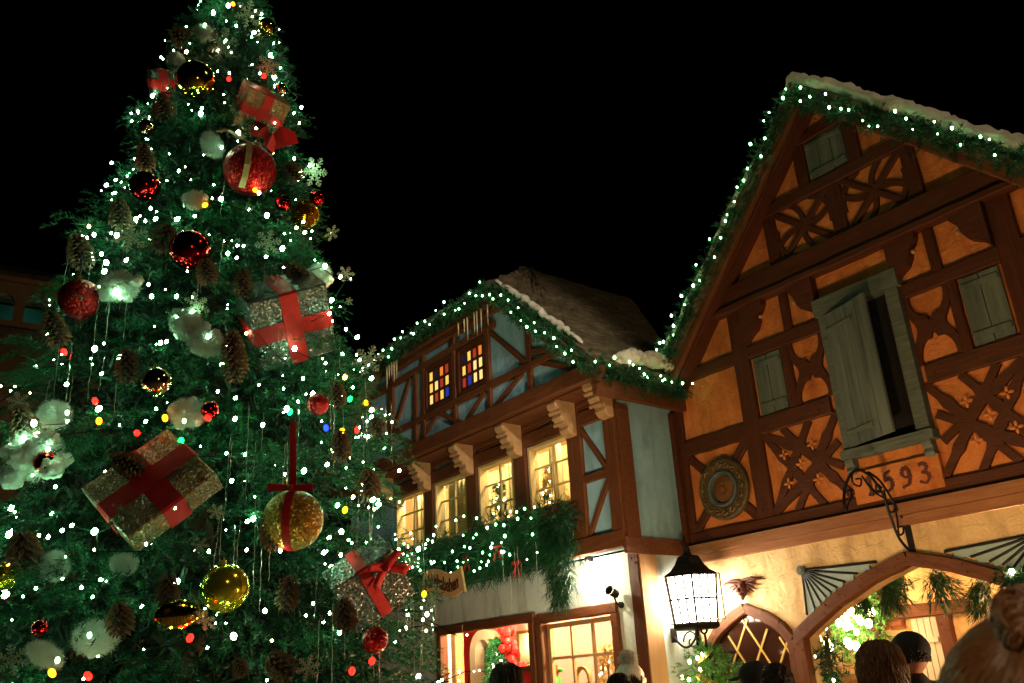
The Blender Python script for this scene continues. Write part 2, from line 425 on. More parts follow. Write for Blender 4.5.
for s in (-1, 1):
    m = lambda u: UC + s * (u - UC)
    x0, x1, z0, z1 = 2.55, 3.49, 7.37, 8.21; cx, cz = (x0 + x1) / 2, (z0 + z1) / 2
    T('brace', m(x0), z0, m(x1), z1, .10, w=.052); T('brace', m(x0), z1, m(x1), z0, .10, w=.049)
    for p0, p1, bu in (((cx - .17, z1), (cx, cz), .16), ((cx, cz), (cx + .17, z0), -.16), ((x0, cz - .15), (cx, cz), .14), ((cx, cz), (x1, cz + .15), -.14), ((cx + .17, z1), (x1, cz - .12), .20), ((cx - .17, z0), (x0, cz + .12), .20)):
        pts = [(m(u), z) for u, z in arc(p0, p1, bu)]
        bent(OH, 'curved_brace', pts, .075, -.01, .040 + .004 * random.random(), M['timber'])
    # ogee cross beside the big window
    x0, x1, z0, z1 = 2.40, 2.95, 5.16, 6.10; cx, cz = (x0 + x1) / 2 + .02, (z0 + z1) / 2
    k = 0
    for qx in (x0, x1):
        for qz in (z0, z1):
            bu = .16 * (1 if (qx < cx) == (qz < cz) else -1)
            pts = [(m(u), z) for u, z in arc((qx, qz), (cx, cz), bu)]
            wds = [.10, .09, .09, .09, .10, .11, .13, .22, .15, .12]
            bent(OH, 'ogee_brace', pts, wds, -.01, .046 + .0015 * k, M['timber']); k += 1
    # lattice of crossing braces below
    k = 0
    for (a0, a1, b0, b1) in ((1.70, 4.90, 2.90, 4.15), (1.70, 4.90, 2.52, 3.70), (1.70, 3.72, 2.90, 4.50), (1.70, 3.72, 2.50, 4.90), (2.08, 3.70, 2.95, 4.9), (2.05, 4.9, 2.95, 3.75)):
        n = 12; pts = []; wds = []
        for i in range(n + 1):
            t = i / n; pts.append((m(a0 + (b0 - a0) * t), a1 + (b1 - a1) * t))
            wds.append(.10 + (.055 if i in (4, 7, 9) else 0) + (.02 if i in (3, 5, 8) else 0))
        bent(OH, 'lattice_brace', pts, wds, -.01, .043 + .0013 * k, M['timber']); k += 1
    for (u, z) in ((2.27, 4.33), (2.02, 4.52), (2.02, 4.1), (2.5, 4.55), (2.5, 4.06)):      # four-lobed rosettes on the crossings
        bb = MB()
        for q in range(4): bb.ball((.046 * math.cos(q * PI / 2), -.054, .046 * math.sin(q * PI / 2)), 1, 12, (.036 if q % 2 == 0 else .020, .008, .020 if q % 2 == 0 else .036))
        bb.build('rosette', M['ochre'], OH, loc=(m(u), 0, z))
for (a0, a1, b0, b1) in ((.2, 3.72, 1.42, 4.92), (.2, 4.92, 1.42, 3.72)): T('brace', a0, a1, b0, b1, .15, w=.05 if a1 < 4 else .047)
for (a0, a1, b0, b1) in ((5.8, 3.72, 7.0, 4.92), (5.8, 4.92, 7.0, 3.72)): T('brace', a0, a1, b0, b1, .15, w=.05 if a1 < 4 else .047)
# number plaque panel 1593 and blackletter figures
b = MB(); b.fbox(3.02, 4.22, .0, .082, 3.60, 4.02); pl = b.build('number_panel', M['ochre'], OH)
def figures(parent, mat):
    S = {'1': [[(.0, .72), (.22, .86), (.24, .0)], [(.05, .06), (.24, 0), (.42, .08)]],
         '5': [[(.44, .92), (.14, .84), (.12, .5)], [(.12, .52), (.34, .6), (.46, .42), (.44, .16), (.22, 0), (.02, .1)]],
         '9': [[(.44, .55), (.30, .42), (.1, .54), (.08, .76), (.26, .92), (.44, .78), (.46, .4), (.36, .12), (.06, .02)]],
         '3': [[(.04, .86), (.24, .94), (.42, .80), (.36, .6), (.18, .52)], [(.18, .52), (.42, .44), (.46, .2), (.26, 0), (.02, .1)]]}
    for i, ch in enumerate('1593'):
        bb = MB()
        for st in S[ch]:
            for j in range(len(st) - 1):
                (x0, y0), (x1, y1) = st[j], st[j + 1]
                a = abs(math.atan2(y1 - y0, x1 - x0)); thick = .085 + .085 * abs(math.sin(a + .5))
                bb.strip([(x0 * .27, y0 * .27), (x1 * .27, y1 * .27)], thick * .30, .083, .090 + .0008 * j)
            x, y = st[-1]; x *= .27; y *= .27; bb.prism([(x - .022, y), (x, y - .022), (x + .022, y), (x, y + .022)], .083, .0955)
        bb.build('numeral', mat, parent, loc=(3.20 + i * .245, 0, 3.69))
figures(pl, plain('faded_oxblood_paint', (.10, .022, .015), .7))

def plank_shutter(parent, u0, u1, z0, z1, w, mat, n=3, name='shutter'):
    c = ((u0 + u1) / 2, (z0 + z1) / 2); b = MB(); W = (u1 - u0) / n
    for i in range(n):
        j = random.uniform(-.004, .004)
        b.fbox(u0 - c[0] + i * W + .006, u0 - c[0] + (i + 1) * W - .006, 0, .035 + j, z0 - c[1] + random.uniform(0, .012), z1 - c[1] - random.uniform(0, .012))
    o = b.build(name, mat, parent, loc=(c[0], -w, c[1]))
    for dz in (-.36, .36):
        bb = MB(); h = (z1 - z0) * dz; bb.fbox(u0 - c[0] + .02, u1 - c[0] - .02, .036, .058, h - .035, h + .035); bb.build('batten', mat, o)
    return o
for (u0, u1, z0, z1, n) in ((3.28, 3.92, 8.42, 9.08, 3), (1.74, 2.24, 5.18, 6.08, 2), (4.96, 5.46, 5.18, 6.08, 2)):
    plank_shutter(OH, u0, u1, z0, z1, .005, M['greywoodv'], n)

# the big window: grey frame, black sheet as opening, shutter ajar on its left hinges
wf = MB(); wf.fbox(2.98, 4.27, .0, .17, 6.28, 6.53)
wf.fbox(3.02, 3.16, .0, .14, 4.32, 6.277); wf.fbox(4.05, 4.23, .0, .14, 4.32, 6.277)
wf.fbox(2.98, 4.27, .0, .19, 4.20, 4.317)
win = wf.build('window', M['greywood'], OH)
b = MB(); b.fbox(3.163, 4.047, -.01, .012, 4.32, 6.277); b.build('opening', plain('painted_dark_opening', (.004, .004, .004), .9), win)  # black sheet on the wall paints in the dark inside the window
for u in (3.05, 4.14):
    b = MB(); p = [(0.14, 4.197), (.14, 4.14), (.10, 4.10), (.12, 4.05), (.08, 3.99), (.02, 3.97), (.0, 3.97), (.0, 4.197)]
    v = [(u - .06, -w, z) for w, z in p] + [(u + .06, -w, z) for w, z in p]; n = len(p)
    b.add(v, [tuple(range(n - 1, -1, -1)), tuple(range(n, 2 * n))] + [(i, (i + 1) % n, n + (i + 1) % n, n + i) for i in range(n)])
    b.build('sill_corbel', M['greywood'], win)
sh = bpy.data.objects.new('shutter', None); put(sh, OH); sh.location = (3.15, -.15, 5.30); sh.rotation_euler = (0, 0, math.radians(-17))
b = MB()
for i in range(4):
    b.box(.005 + i * .2, .197 + i * .2, -.035, 0, -.96 + random.uniform(0, .008), .95 - random.uniform(0, .01))
b.build('plank_panel', M['greywoodv'], sh)
for z in (-.78, .70):
    b = MB(); b.box(.0, .50, -.052, -.036, z - .03, z + .03); b.build('strap_hinge', M['greywood'], sh)

# roof of the ochre house: two thick slopes, barge boards, snow along the ridge side
def roof_slab(parent, name, p0, p1, w0, w1, thick, mat, n=14, m=10, amp=.03):
    """a slope from (u,z) p0 to p1, running in depth from w0 to w1, uneven on top"""
    a = Vector(p0); q = Vector(p1); d = (q - a).normalized(); nrm = Vector((-d.y, d.x))
    if nrm.y < 0: nrm = -nrm
    v = []; f = []
    for i in range(n + 1):
        for j in range(m + 1):
            p = a + (q - a) * (i / n); w = w0 + (w1 - w0) * j / m
            h = thick + random.uniform(-amp, amp); t = p + nrm * h; v.append((t.x, -w, t.y))
    nt_ = len(v)
    for i in range(n + 1):
        for j in range(m + 1):
            p = a + (q - a) * (i / n); w = w0 + (w1 - w0) * j / m; v.append((p.x, -w, p.y))
    id_ = lambda i, j, k=0: k * nt_ + i * (m + 1) + j
    for i in range(n):
        for j in range(m):
            f.append((id_(i, j), id_(i + 1, j), id_(i + 1, j + 1), id_(i, j + 1)))
            f.append((id_(i, j + 1, 1), id_(i + 1, j + 1, 1), id_(i + 1, j, 1), id_(i, j, 1)))
    for i in range(n):
        f.append((id_(i, 0, 1), id_(i + 1, 0, 1), id_(i + 1, 0), id_(i, 0))); f.append((id_(i, m), id_(i + 1, m), id_(i + 1, m, 1), id_(i, m, 1)))
    for j in range(m):
        f.append((id_(0, j), id_(0, j + 1), id_(0, j + 1, 1), id_(0, j, 1))); f.append((id_(n, j, 1), id_(n, j + 1, 1), id_(n, j + 1), id_(n, j)))
    b = MB(); b.add(v, f); return b.build(name, mat, parent)
EL, ER = (.25, 5.935), (6.95, 5.935)
roof_slab(OH, 'roof', EL, (UC - .003, 9.62), -6, .55, .16, M['roof'])
roof_slab(OH, 'roof', ER, (UC + .003, 9.62), -6, .55, .16, M['roof'])
for s in (-1, 1):
    m = lambda u: UC + s * (u - UC)
    timber(OH, 'barge_board', m(.34), 6.06, m(UC - .02), 9.64, .28, .42, .50, M['timber2'])
    timber(OH, 'rafter', m(.20), 5.98, m(UC - .0), 9.74, .24, -.02, .30 + s * .002, M['timber'])
lump_tex = bpy.data.textures.new('lumps', 'CLOUDS'); lump_tex.noise_scale = .16; lump_tex.noise_depth = 3
def snow_roll(parent, pts, r, mat, name='snow', flat=.6, n=26, label=None):
    P_ = [Vector(p) for p in pts]; out = []; rad = []
    for i in range(n + 1):
        t = i / n * (len(P_) - 1); k = min(int(t), len(P_) - 2); p = P_[k].lerp(P_[k + 1], t - k)
        e = min(1, .25 + 4 * min(i, n - i) / n)
        out.append(p + Vector((random.uniform(-.02, .02), random.uniform(-.03, .03), random.uniform(-.04, .05)))); rad.append(r * e * random.uniform(.8, 1.25))
    b = MB(); b.tube(out, rad, 14, flat); o = b.build(name, mat, parent, True)
    o.modifiers.new('s', 'SUBSURF').render_levels = 2; d_ = o.modifiers.new('lumps', 'DISPLACE'); d_.texture = lump_tex; d_.strength = r * .9; d_.mid_level = .5
    return o
snow_roll(OH, [(3.25, -.4, 9.55), (UC, -.42, 9.86), (4.2, -.42, 9.36), (5.2, -.42, 8.28), (6.3, -.42, 7.10), (6.9, -.42, 6.4)], .17, M['snow'])
snow_roll(OH, [(.1, -.5, 6.25), (.7, -.5, 6.80), (1.6, -.5, 7.75), (2.6, -.5, 8.80), (3.3, -.5, 9.5)], .08, M['snow'])

# arched passage: timber arch frame, jambs, room behind
def frame_chain(parent, name, pts, width, w0, w1, mat):
    for i in range(len(pts) - 1): timber(parent, name, *pts[i], *pts[i + 1], width, w0 + .002 * (i % 2), w1 + .002 * (i % 2), mat)
arch = [(1.76, 2.05), (2.42, 2.44), (3.02, 2.69), (3.55, 2.84)]
frame_chain(OH, 'arch_timber', arch, .17, -.02, .12, M['timber2'])
frame_chain(OH, 'arch_timber', [(7.1 - u, z) for u, z in arch][::-1], .17, -.02, .12, M['timber2'])
for u in (1.79, 5.31): timber(OH, 'jamb', u, 0, u, 2.08, .17, -.02, .115, M['timber2'])
# fan shaped spandrel panels with ribs
for s in (-1, 1):
    m = lambda u: 3.55 + s * (u - 3.55)
    cu, cz = 1.98, 2.90
    fp = bpy.data.objects.new('fan_panel', None); put(fp, OH)
    angs = [math.radians(a) for a in (-94, -79, -65, -52, -40.5, -30, -20, -10, -2)]
    def reach(a):
        best = 1.50
        for i in range(len(arch) - 1):
            (x0, y0), (x1, y1) = arch[i], arch[i + 1]; y0 += .13; y1 += .13
            dx, dy = math.cos(a), math.sin(a); ex, ey = x1 - x0, y1 - y0
            den = dx * ey - dy * ex
            if abs(den) < 1e-6: continue
            t = ((x0 - cu) * ey - (y0 - cz) * ex) / den; k = ((x0 - cu) * dy - (y0 - cz) * dx) / den
            if t > 0 and -.05 <= k <= 1.05: best = min(best, t)
        return best
    for i in range(len(angs) - 1):
        a0, a1 = angs[i], angs[i + 1]; r0, r1 = reach(a0) * .96, reach(a1) * .96; am = (a0 + a1) / 2; rm = (r0 + r1) / 2 * 1.03
        pts = [(0.05, a0), (r0 * .93, a0), (rm * .99, a0 + (a1 - a0) * .25), (rm, am), (rm * .99, a0 + (a1 - a0) * .75), (r1 * .93, a1), (.05, a1)]
        b = MB(); b.prism([(m(cu + r * math.cos(a)), cz + r * math.sin(a)) for r, a in pts], .003, .035 + .002 * (i % 2))
        b.build('fan_blade', M.setdefault('fan', M['fan'] if 'fan' in M else mottled('fan_grey_blue_paint', (.24, .34, .36), (.36, .46, .46), 5, .8, .3, 30)), fp)
    for i, a in enumerate(angs):
        r = reach(a) * .95; b = MB(); c, sn = math.cos(a), math.sin(a)
        b.tube([(m(cu), -.035, cz), (m(cu + r * c), -.035, cz + r * sn)], .017, 8); b.build('fan_rib', M['iron'], fp)
    b = MB(); b.tube([(m(cu - .01), -.0, cz), (m(cu - .01), -.06, cz)], .065, 16); b.tube([(m(cu - .01), -.06, cz), (m(cu - .01), -.075, cz)], .035, 12)
    b.build('fan_boss', M['greywood'], fp)

# pointed lattice window left of the arch
M['gilt'] = plain('gilt_lead_came', (.72, .48, .13), .4)
gw = bpy.data.objects.new('pointed_window', None); put(gw, OH)
GP = [(.10, .9), (.10, 1.93), (.36, 2.20), (.65, 2.38), (.94, 2.50), (1.23, 2.38), (1.48, 2.22), (1.66, 2.02), (1.66, .9)]
b = MB(); b.prism([(u, z) for u, z in GP], .001, .014); b.build('pane', plain('painted_reflection_glass', (.055, .018, .010), .10, .4), gw)  # dark red colour paints in reflections and the room behind
for i in range(len(GP) - 1): timber(gw, 'frame', *GP[i], *GP[i + 1], .15, -.01, .10 + .002 * (i % 2), M['timber2'])
timber(gw, 'sill', 0, .86, 1.76, .86, .12, -.01, .16, M['timber2'])
for k in range(-3, 5):
    for sg in (1, -1):
        u0 = .88 + k * .42; pts = []
        for t in range(0, 41):
            z = .95 + t * .04; u = u0 + sg * (z - 1.6) * .62
            top = 2.42 - abs(u - .9) * .62
            if .18 < u < 1.58 and z < top: pts.append((u, z))
        if len(pts) > 2:
            b = MB(); b.strip([pts[0], pts[-1]], .026, .014, .030 + (.003 if sg > 0 else 0)); b.build('came', M['gilt'], gw)

# passage behind the arch (kept as parts of the house)
b = MB()
b.fbox(.1, 7.2, -2.2, -2.0, 0, 3.6); b.fbox(.1, .3, -1.997, -.303, 0, 3.6); b.fbox(6.6, 6.8, -1.997, -.303, 0, 3.6)
b.build('passage_wall', M['cream'], OH)
b = MB(); b.fbox(.3, 6.6, -1.997, -.303, 3.3, 3.5); b.build('passage_ceiling', M['timber2'], OH)
ua, za = P(846, 560 + 50, -1.98)
# plank shutter, plank door and door lintel on the passage wall
u0, z0 = P(868, 632, -1.98); u1, z1 = P(898, 590, -1.98)
plank_shutter(OH, u0, u1, z0, z1 + .05, -1.996, wood('red_brown_planks', (.20, .06, .02), (.34, .11, .04)), 3)
u0, z0 = P(915, 640, -1.98); u1, z1 = P(936, 616, -1.98)
plank_shutter(OH, u0, u1, .02, z1, -1.996, mottled('white_door_planks', (.45, .40, .34), (.6, .55, .48), 4), 4, 'door')
timber(OH, 'door_lintel', u0 - .15, z1 + .1, u1 + .5, z1 + .1, .18, -2.01, -1.9, M['timber2'])
timber(OH, 'door_post', u1 + .12, 0, u1 + .12, z1, .2, -2.01, -1.9, M['timber'])

# ================================================================== the blue jettied house
BH = thing('timbered_house', 'lower blue grey half timbered house with lit yellow windows and mossy roof', 'house', OO.tolist(), ANG)
TB = lambda name, *a, w0=1.33, w=1.43, mat='timber2': timber(BH, name, *a, w0, w, M[mat])
UL = -8.8
b = MB(); b.prism([(UL, 3.46), (0, 3.46), (0, 5.93), (UL, 5.93)], 1.17, 1.37)
wins = [(-6.75, -5.62, False), (-5.18, -4.08, True), (-3.67, -2.61, True), (-2.17, -1.09, True)]
b.v = []; b.f = []; b.m = []
ZB, ZT = 4.33, 5.47
edges = [(-6.72, -5.57), (-5.19, -4.07), (-3.68, -2.60), (-2.18, -1.09)]
b.fbox(UL, 0, 1.17, 1.37, 3.46, ZB); b.fbox(UL, 0, 1.17, 1.37, ZT, 6.0)
xs = [UL] + [e for p in edges for e in p] + [0]
for i in range(0, len(xs), 2): b.fbox(xs[i], xs[i + 1], 1.17, 1.37, ZB, ZT)
b.fbox(-.2, 0, .0, 1.17, 3.46, 6.05)
b.build('upper_wall', M['blue'], BH)
# gable wall (jettied)
b = MB(); b.prism([(UL + .1, 5.98), (.32, 5.98), (.20, 6.05), (-2.0, 8.15), (-6.4, 8.15), (-8.7, 6.05)], 1.65, 1.85); b.build('gable_wall', M['blue'], BH)
b = MB(); b.fbox(UL, .25, 1.37, 1.85, 5.90, 5.978); b.build('jetty_soffit', M['timber2'], BH)
TG = lambda name, *a, w0=1.83, w=1.91: timber(BH, name, *a, w0, w, M['timber2'])
TG('beam', UL, 6.07, .38, 6.07, .27, w=1.97)
TG('beam', -8.3, 6.66, -.42, 6.66, .13, w=1.917)
TG('beam', -6.9, 7.72, -2.3, 7.78, .14, w=1.915); TG('beam', -6.3, 8.06, -2.1, 8.06, .16, w=1.945)
for u in (-6.06, -5.08, -4.76, -3.66, -2.55): TG('post', u, 6.2, u, 8.0 if u != -5.08 else 7.7, .12 if u != -6.06 else .2)
TG('post', -1.38, 6.2, -1.38, 7.55, .13)
for (a0, a1, b0, b1) in ((-5.95, 6.72, -5.3, 7.66), (-2.45, 7.66, -1.45, 6.72), (-1.3, 6.72, -.1, 6.18), (-1.3, 7.42, -.8, 6.9),
                         (-5.95, 6.6, -5.15, 6.22), (-4.95, 6.22, -4.3, 6.6), (-4.2, 6.6, -3.5, 6.22), (-2.45, 6.22, -1.6, 6.6), (-1.3, 6.9, -.55, 6.66), (-3.3, 6.22, -2.7, 6.6)):
    TG('brace', a0, a1, b0, b1, .10, w=1.895 + random.uniform(0, .008))
# the rake board from the half-hip down to the right eave
timber(BH, 'rake_board', -2.05, 8.12, .42, 5.93, .24, 1.92, 2.02, M['timber2'])
timber(BH, 'eave_board', -6.5, 8.20, -2.0, 8.20, .18, 1.95, 2.03, M['timber2'])
b = MB(); b.fbox(.20, .30, -.0, 1.98, 5.66, 5.92); b.build('side_eave_board', M['timber2'], BH)
b = MB(); b.fbox(-.02, .10, .003, .14, 3.40, 5.66); b.build('post', M['timber'], BH)
# stained glass windows under the eave
SG = {'y': emit('amber_lit_glass', (1.0, .62, .10), .95), 'o': emit('orange_lit_glass', (1.0, .25, .03), .75), 'r': emit('red_lit_glass', (.55, .05, .02), .5),
      'b': emit('blue_lit_glass', (.02, .05, .55), .55), 'k': emit('dark_lit_glass', (.02, .02, .10), .15), 'w': emit('pale_lit_glass', (1.0, .74, .26), .95)}
keys = list(SG)
for (u0, u1, rows) in ((-4.68, -3.76, ('ykor', 'ywry', 'wryb')), (-3.52, -2.64, ('kyro', 'yrww', 'rbww'))):
    z0, z1 = 6.78, 7.62
    w_ = bpy.data.objects.new('stained_window', None); put(w_, BH)
    pb = MB(); lb = MB(); W = (u1 - u0 - .16) / 4; Hh = (z1 - z0 - .12) / 3
    for r in range(3):
        for c in range(4):
            pb.mi = keys.index(rows[r][c]); x = u0 + .08 + c * W; z = z1 - .06 - (r + 1) * Hh
            pb.fbox(x + .035, x + W - .035, 1.852, 1.862, z + .03, z + Hh - .03)
    pb.build('pane', [SG[k] for k in keys], w_)
    lb.fbox(u0 + .02, u1 - .02, 1.851, 1.857, z0, z1)
    lb.build('backing', M['iron'], w_)
    for i in range(5): bb = MB(); x = u0 + .08 + i * W; bb.fbox(x - .034, x + .034, 1.857, 1.872, z0 + .04, z1 - .04); bb.build('mullion', M['timber'], w_)
    for i in range(4): bb = MB(); z = z0 + .06 + i * Hh; bb.fbox(u0 + .05, u1 - .05, 1.857, 1.8735, z - .025, z + .025); bb.build('transom', M['timber'], w_)
    for (a0, a1, c0, c1) in ((u0, z0 - .02, u1, z0 - .02), (u0, z1 + .02, u1, z1 + .02), (u0, z0, u0, z1), (u1, z0, u1, z1)): timber(w_, 'frame', a0, a1, c0, c1, .10, 1.84, 1.90 + (.004 if a0 == c0 else 0), M['timber'])
# window storey timbers
TB('beam', UL, 5.60, -.0, 5.60, .24, w=1.44); TB('beam', UL, 4.24, -.9, 4.24, .16, w=1.445)
TB('beam', UL, 3.58, .0, 3.58, .26, w=1.46); TB('beam', UL, 5.86, -.0, 5.86, .10, w=1.425)
for u in (-5.38, -3.88, -2.39, -.94): TB('post', u, 3.7, u, 5.84, .34 if u > -5 else .3, w=1.432)
TB('post', -.10, 3.5, -.10, 5.85, .26, w=1.436)
TB('beam', -.8, 4.62, -.2, 4.62, .14, w=1.424)
for (a0, a1, b0, b1) in ((-.78, 5.45, -.24, 4.68), (-.78, 3.72, -.24, 4.52), (-.75, 5.74, -.3, 5.88), (-2.2, 5.74, -1.5, 5.84), (-3.6, 5.74, -2.7, 5.84)):
    TB('brace', a0, a1, b0, b1, .10, w=1.416)
# side wall posts
b = MB(); b.fbox(.002, .05, 1.10, 1.38, 3.46, 5.66); b.build('corner_post', M['timber2'], BH)
b = MB(); b.fbox(.002, .055, .0, 1.44, 3.36, 3.60); b.build('side_sill', M['timber2'], BH)
# carved corbels
cp = [(0, 0), (.40, 0), (.42, -.05), (.40, -.12), (.33, -.16), (.30, -.20), (.32, -.27), (.27, -.33), (.20, -.35), (.17, -.40), (.18, -.46), (.12, -.53), (.03, -.55), (0, -.55)]
for u in (-6.88, -5.38, -3.88, -2.39, -.94, -.06):
    b = MB(); n = len(cp); v = []
    for x in (-.12, -.10, .10, .12):
        k = .96 if abs(x) > .11 else 1
        v += [(x, -a * k, z * k) for a, z in cp]
    f = [tuple(range(n)), tuple(4 * n - 1 - i for i in range(n))]
    for L in range(3): f += [(L * n + (i + 1) % n, L * n + i, (L + 1) * n + i, (L + 1) * n + (i + 1) % n) for i in range(n)]
    b.add(v, f)
    for i, (a, z) in enumerate(((.33, -.18), (.24, -.36))): b.tube([(-.135, -a, z), (.135, -a, z)], .035, 8)
    b.build('corbel', M['carved'], BH, loc=(u, -1.44, 5.90 if u < -.5 else 5.98))
# lit windows of the storey: frame, muntins, pane
for i, (u0, u1) in enumerate(edges):
    w_ = bpy.data.objects.new('lit_window', None); put(w_, BH)
    b = MB(); t = .05; fm = mottled('cream_window_paint', (.50, .36, .16), (.6, .45, .22), 6) if i == 0 else fm
    b.fbox(u0, u0 + t, 1.22, 1.40, ZB, ZT); b.fbox(u1 - t, u1, 1.22, 1.40, ZB, ZT); b.fbox(u0 + t, u1 - t, 1.22, 1.40, ZT - t, ZT); b.fbox(u0 + t, u1 - t, 1.22, 1.40, ZB, ZB + t)
    b.build('frame', fm, w_)
    c = (u0 + u1) / 2
    b = MB(); b.fbox(c - .018, c + .018, 1.26, 1.30, ZB + t, ZT - t)
    for k in (1, 2): z = ZB + (ZT - ZB) * k / 3; b.fbox(u0 + t, c - .018, 1.262, 1.298, z - .015, z + .015); b.fbox(c + .018, u1 - t, 1.262, 1.298, z - .015, z + .015)
    b.build('muntin', fm, w_)
    b = MB(); b.fbox(u0 + t, u1 - t, 1.276, 1.282, ZB + t, ZT - t); b.build('pane', M['glass'], w_)
# the lit upper room with pleated curtains
yel = mottled('yellow_room_plaster', (.74, .52, .26), (.84, .62, .34), 2)
b = MB(); b.fbox(UL + .2, -.25, -.3, -.2, 3.9, 5.95); b.fbox(UL + .2, -.25, -.2, 1.165, 3.9, 4.0); b.fbox(UL + .2, -.25, -.2, 1.165, 5.92, 5.978); b.fbox(-.35, -.25, -.2, 1.165, 4.0, 5.92); b.fbox(UL + .2, UL + .3, -.2, 1.165, 4.0, 5.92)
b.build('upper_room', yel, BH)
cur = mottled('gold_voile', (.80, .56, .28), (.86, .66, .38), 3)
for (u0, u1, wv) in ((-6.72, -5.5, .95), (-5.25, -4.0, 1.05), (-3.75, -3.1, .7), (-2.25, -1.95, .85)):
    b = MB(); n = int((u1 - u0) / .02); v = []
    for k in range(n + 1):
        u = u0 + (u1 - u0) * k / n; w = wv + .035 * math.sin(u * 52) + .015 * math.sin(u * 23)
        v += [(u, -w, 4.05), (u, -w, 5.6)]
    b.add(v, [(2 * k, 2 * k + 2, 2 * k + 3, 2 * k + 1) for k in range(n)]); b.build('curtain', cur, BH, True)
for u in (-6.1, -4.6, -3.1, -1.6): flamp('room_lamp', u, 1.02 if u != -3.1 else .9, 5.72, 210 if u < -4 else 105, (1, .70, .36), .06)

# ground floor wall with door opening and shop window
b = MB(); GW0, GW1 = .85, 1.05
b.fbox(UL, 0 - .05, GW0, GW1, 2.72, 3.455); b.fbox(UL, -5.57, GW0, GW1, 0, 2.72); b.fbox(-2.73, -2.54, GW0, GW1, 0, 2.72); b.fbox(-.70, -.05, GW0, GW1, 0, 2.72); b.fbox(-2.54, -.70, GW0, GW1, 0, .85)
b.fbox(-.25, -.05, .003, GW0, 0, 3.455)
b.build('lower_wall', M['pale'], BH)
TL = lambda name, *a, w0=1.03, w=1.13: timber(BH, name, *a, w0, w, M['timber2'])
timber(BH, 'corner_post', -.13, 0, -.13, 3.44, .22, 1.0, 1.16, M['timber'])
b = MB(); b.fbox(-.045, .0, .80, 1.14, 0, 3.44); b.build('corner_board', mottled('lantern_lit_wood', (.30, .15, .06), (.42, .23, .10), 4, stretch=(1, 1, .3)), BH)  # lighter wood paints in lantern light on the post's right face
dr = bpy.data.objects.new('doorway', None); put(dr, BH)
for (a0, a1, b0, b1) in ((-5.72, 2.70, -2.66, 2.70), (-5.60, 0, -5.60, 2.62), (-2.73, 0, -2.73, 2.62)): timber(dr, 'frame', a0, a1, b0, b1, .15, .95, 1.12 + (.003 if a0 == b0 else 0), M['timber2'])
sw = bpy.data.objects.new('shop_window', None); put(sw, BH)
for (a0, a1, b0, b1) in ((-2.58, 2.66, -.64, 2.66), (-2.52, .9, -2.52, 2.58), (-.70, .9, -.70, 2.58), (-2.58, .86, -.62, .86)): timber(sw, 'frame', a0, a1, b0, b1, .15, .93, 1.12 + (.003 if a0 == b0 else 0), M['timber2'])
cw = M['carved']
b = MB(); x0, x1, z0, z1 = -2.43, -.79, .95, 2.56
b.fbox(x0, x0 + .07, .93, 1.0, z0, z1); b.fbox(x1 - .05, x1, .93, 1.0, z0, z1); b.fbox(x0 + .07, x1 - .05, .93, 1.0, z1 - .07, z1)
for k in (1, 2): u = x0 + .07 + (x1 - x0 - .12) * k / 3; b.fbox(u - .022, u + .022, .94, .985, z0, z1 - .07)
for z in (1.50, 2.02): b.fbox(x0 + .07, x1 - .05, .945, .98, z - .022, z + .022)
b.build('muntin', cw, sw)
b = MB(); b.fbox(x0, x1, .955, .961, z0, z1); b.build('pane', M['glass'], sw)
# shop interior
yc = mottled('yellow_ceiling', (.75, .58, .20), (.82, .66, .26), 2); pk = mottled('rose_wall', (.55, .24, .24), (.64, .30, .30), 2); rd = mottled('crimson_wall', (.45, .015, .012), (.55, .02, .015), 3)
b = MB(); b.fbox(-8.7, -.26, -.9, .845, 3.05, 3.2); b.build('shop_ceiling', yc, BH)
b = MB(); b.fbox(-8.8, -.26, -1.1, -.9, 0, 3.05); b.fbox(-.5, -.26, -.897, .0, 0, 3.05); b.fbox(-8.8, -8.7, -.897, .845, 0, 3.05); b.build('shop_wall', pk, BH)
u0, z0 = P(462, 650, -.8); u1, z1 = P(478, 636, -.8)
b = MB(); b.fbox(-8.69, u1, -.89, -.78, 0, 2.95); b.build('shop_panel', rd, BH)
timber(BH, 'shop_pillar', P(449, 640, .4)[0], 0, P(449, 640, .4)[0], 3.0, .45, .2, .4, M['carved'])

# roof: half-hipped, mossy shakes, with the ridge running away from the square
def bumpy_poly(parent, name, quad, thick, mat, n=22, m=16, amp=.05):
    a, b_, c, d = [Vector(q) for q in quad]; v = []; f = []
    for i in range(n + 1):
        for j in range(m + 1):
            s, t = i / n, j / m
            p = a.lerp(b_, s).lerp(d.lerp(c, s), t)
            e = 0 if i in (0, n) or j in (0, m) else 1
            v.append(p + Vector((0, 0, (random.uniform(-amp, amp) + .03 * ((j * 3) % 4)) * (0.35 + .65 * e))))
    idx = lambda i, j: i * (m + 1) + j
    for i in range(n):
        for j in range(m): f.append((idx(i, j), idx(i + 1, j), idx(i + 1, j + 1), idx(i, j + 1)))
    bb = MB(); bb.add(v, f); o = bb.build(name, mat, parent)
    sm = o.modifiers.new('thickness', 'SOLIDIFY'); sm.thickness = thick; sm.offset = -1
    return o
def L3(u, w, z): return (u, -w, z)
Rz = 10.35; RF, RB = -.55, -3.8; UR = -4.2
def slope_z(u): return 6.16 + (.45 - u) * .915
bumpy_poly(BH, 'roof_slope', (L3(.47, 2.12, 6.14), L3(.47, 0.02, 6.14), L3(UR, RB, Rz), L3(UR, RF, Rz)), .16, M['roof'])
bumpy_poly(BH, 'roof_hip', (L3(-6.4, 2.12, 8.42), L3(-2.02, 2.12, 8.42), L3(UR, RF, Rz), L3(UR - .01, RF, Rz)), .16, M['roof'])
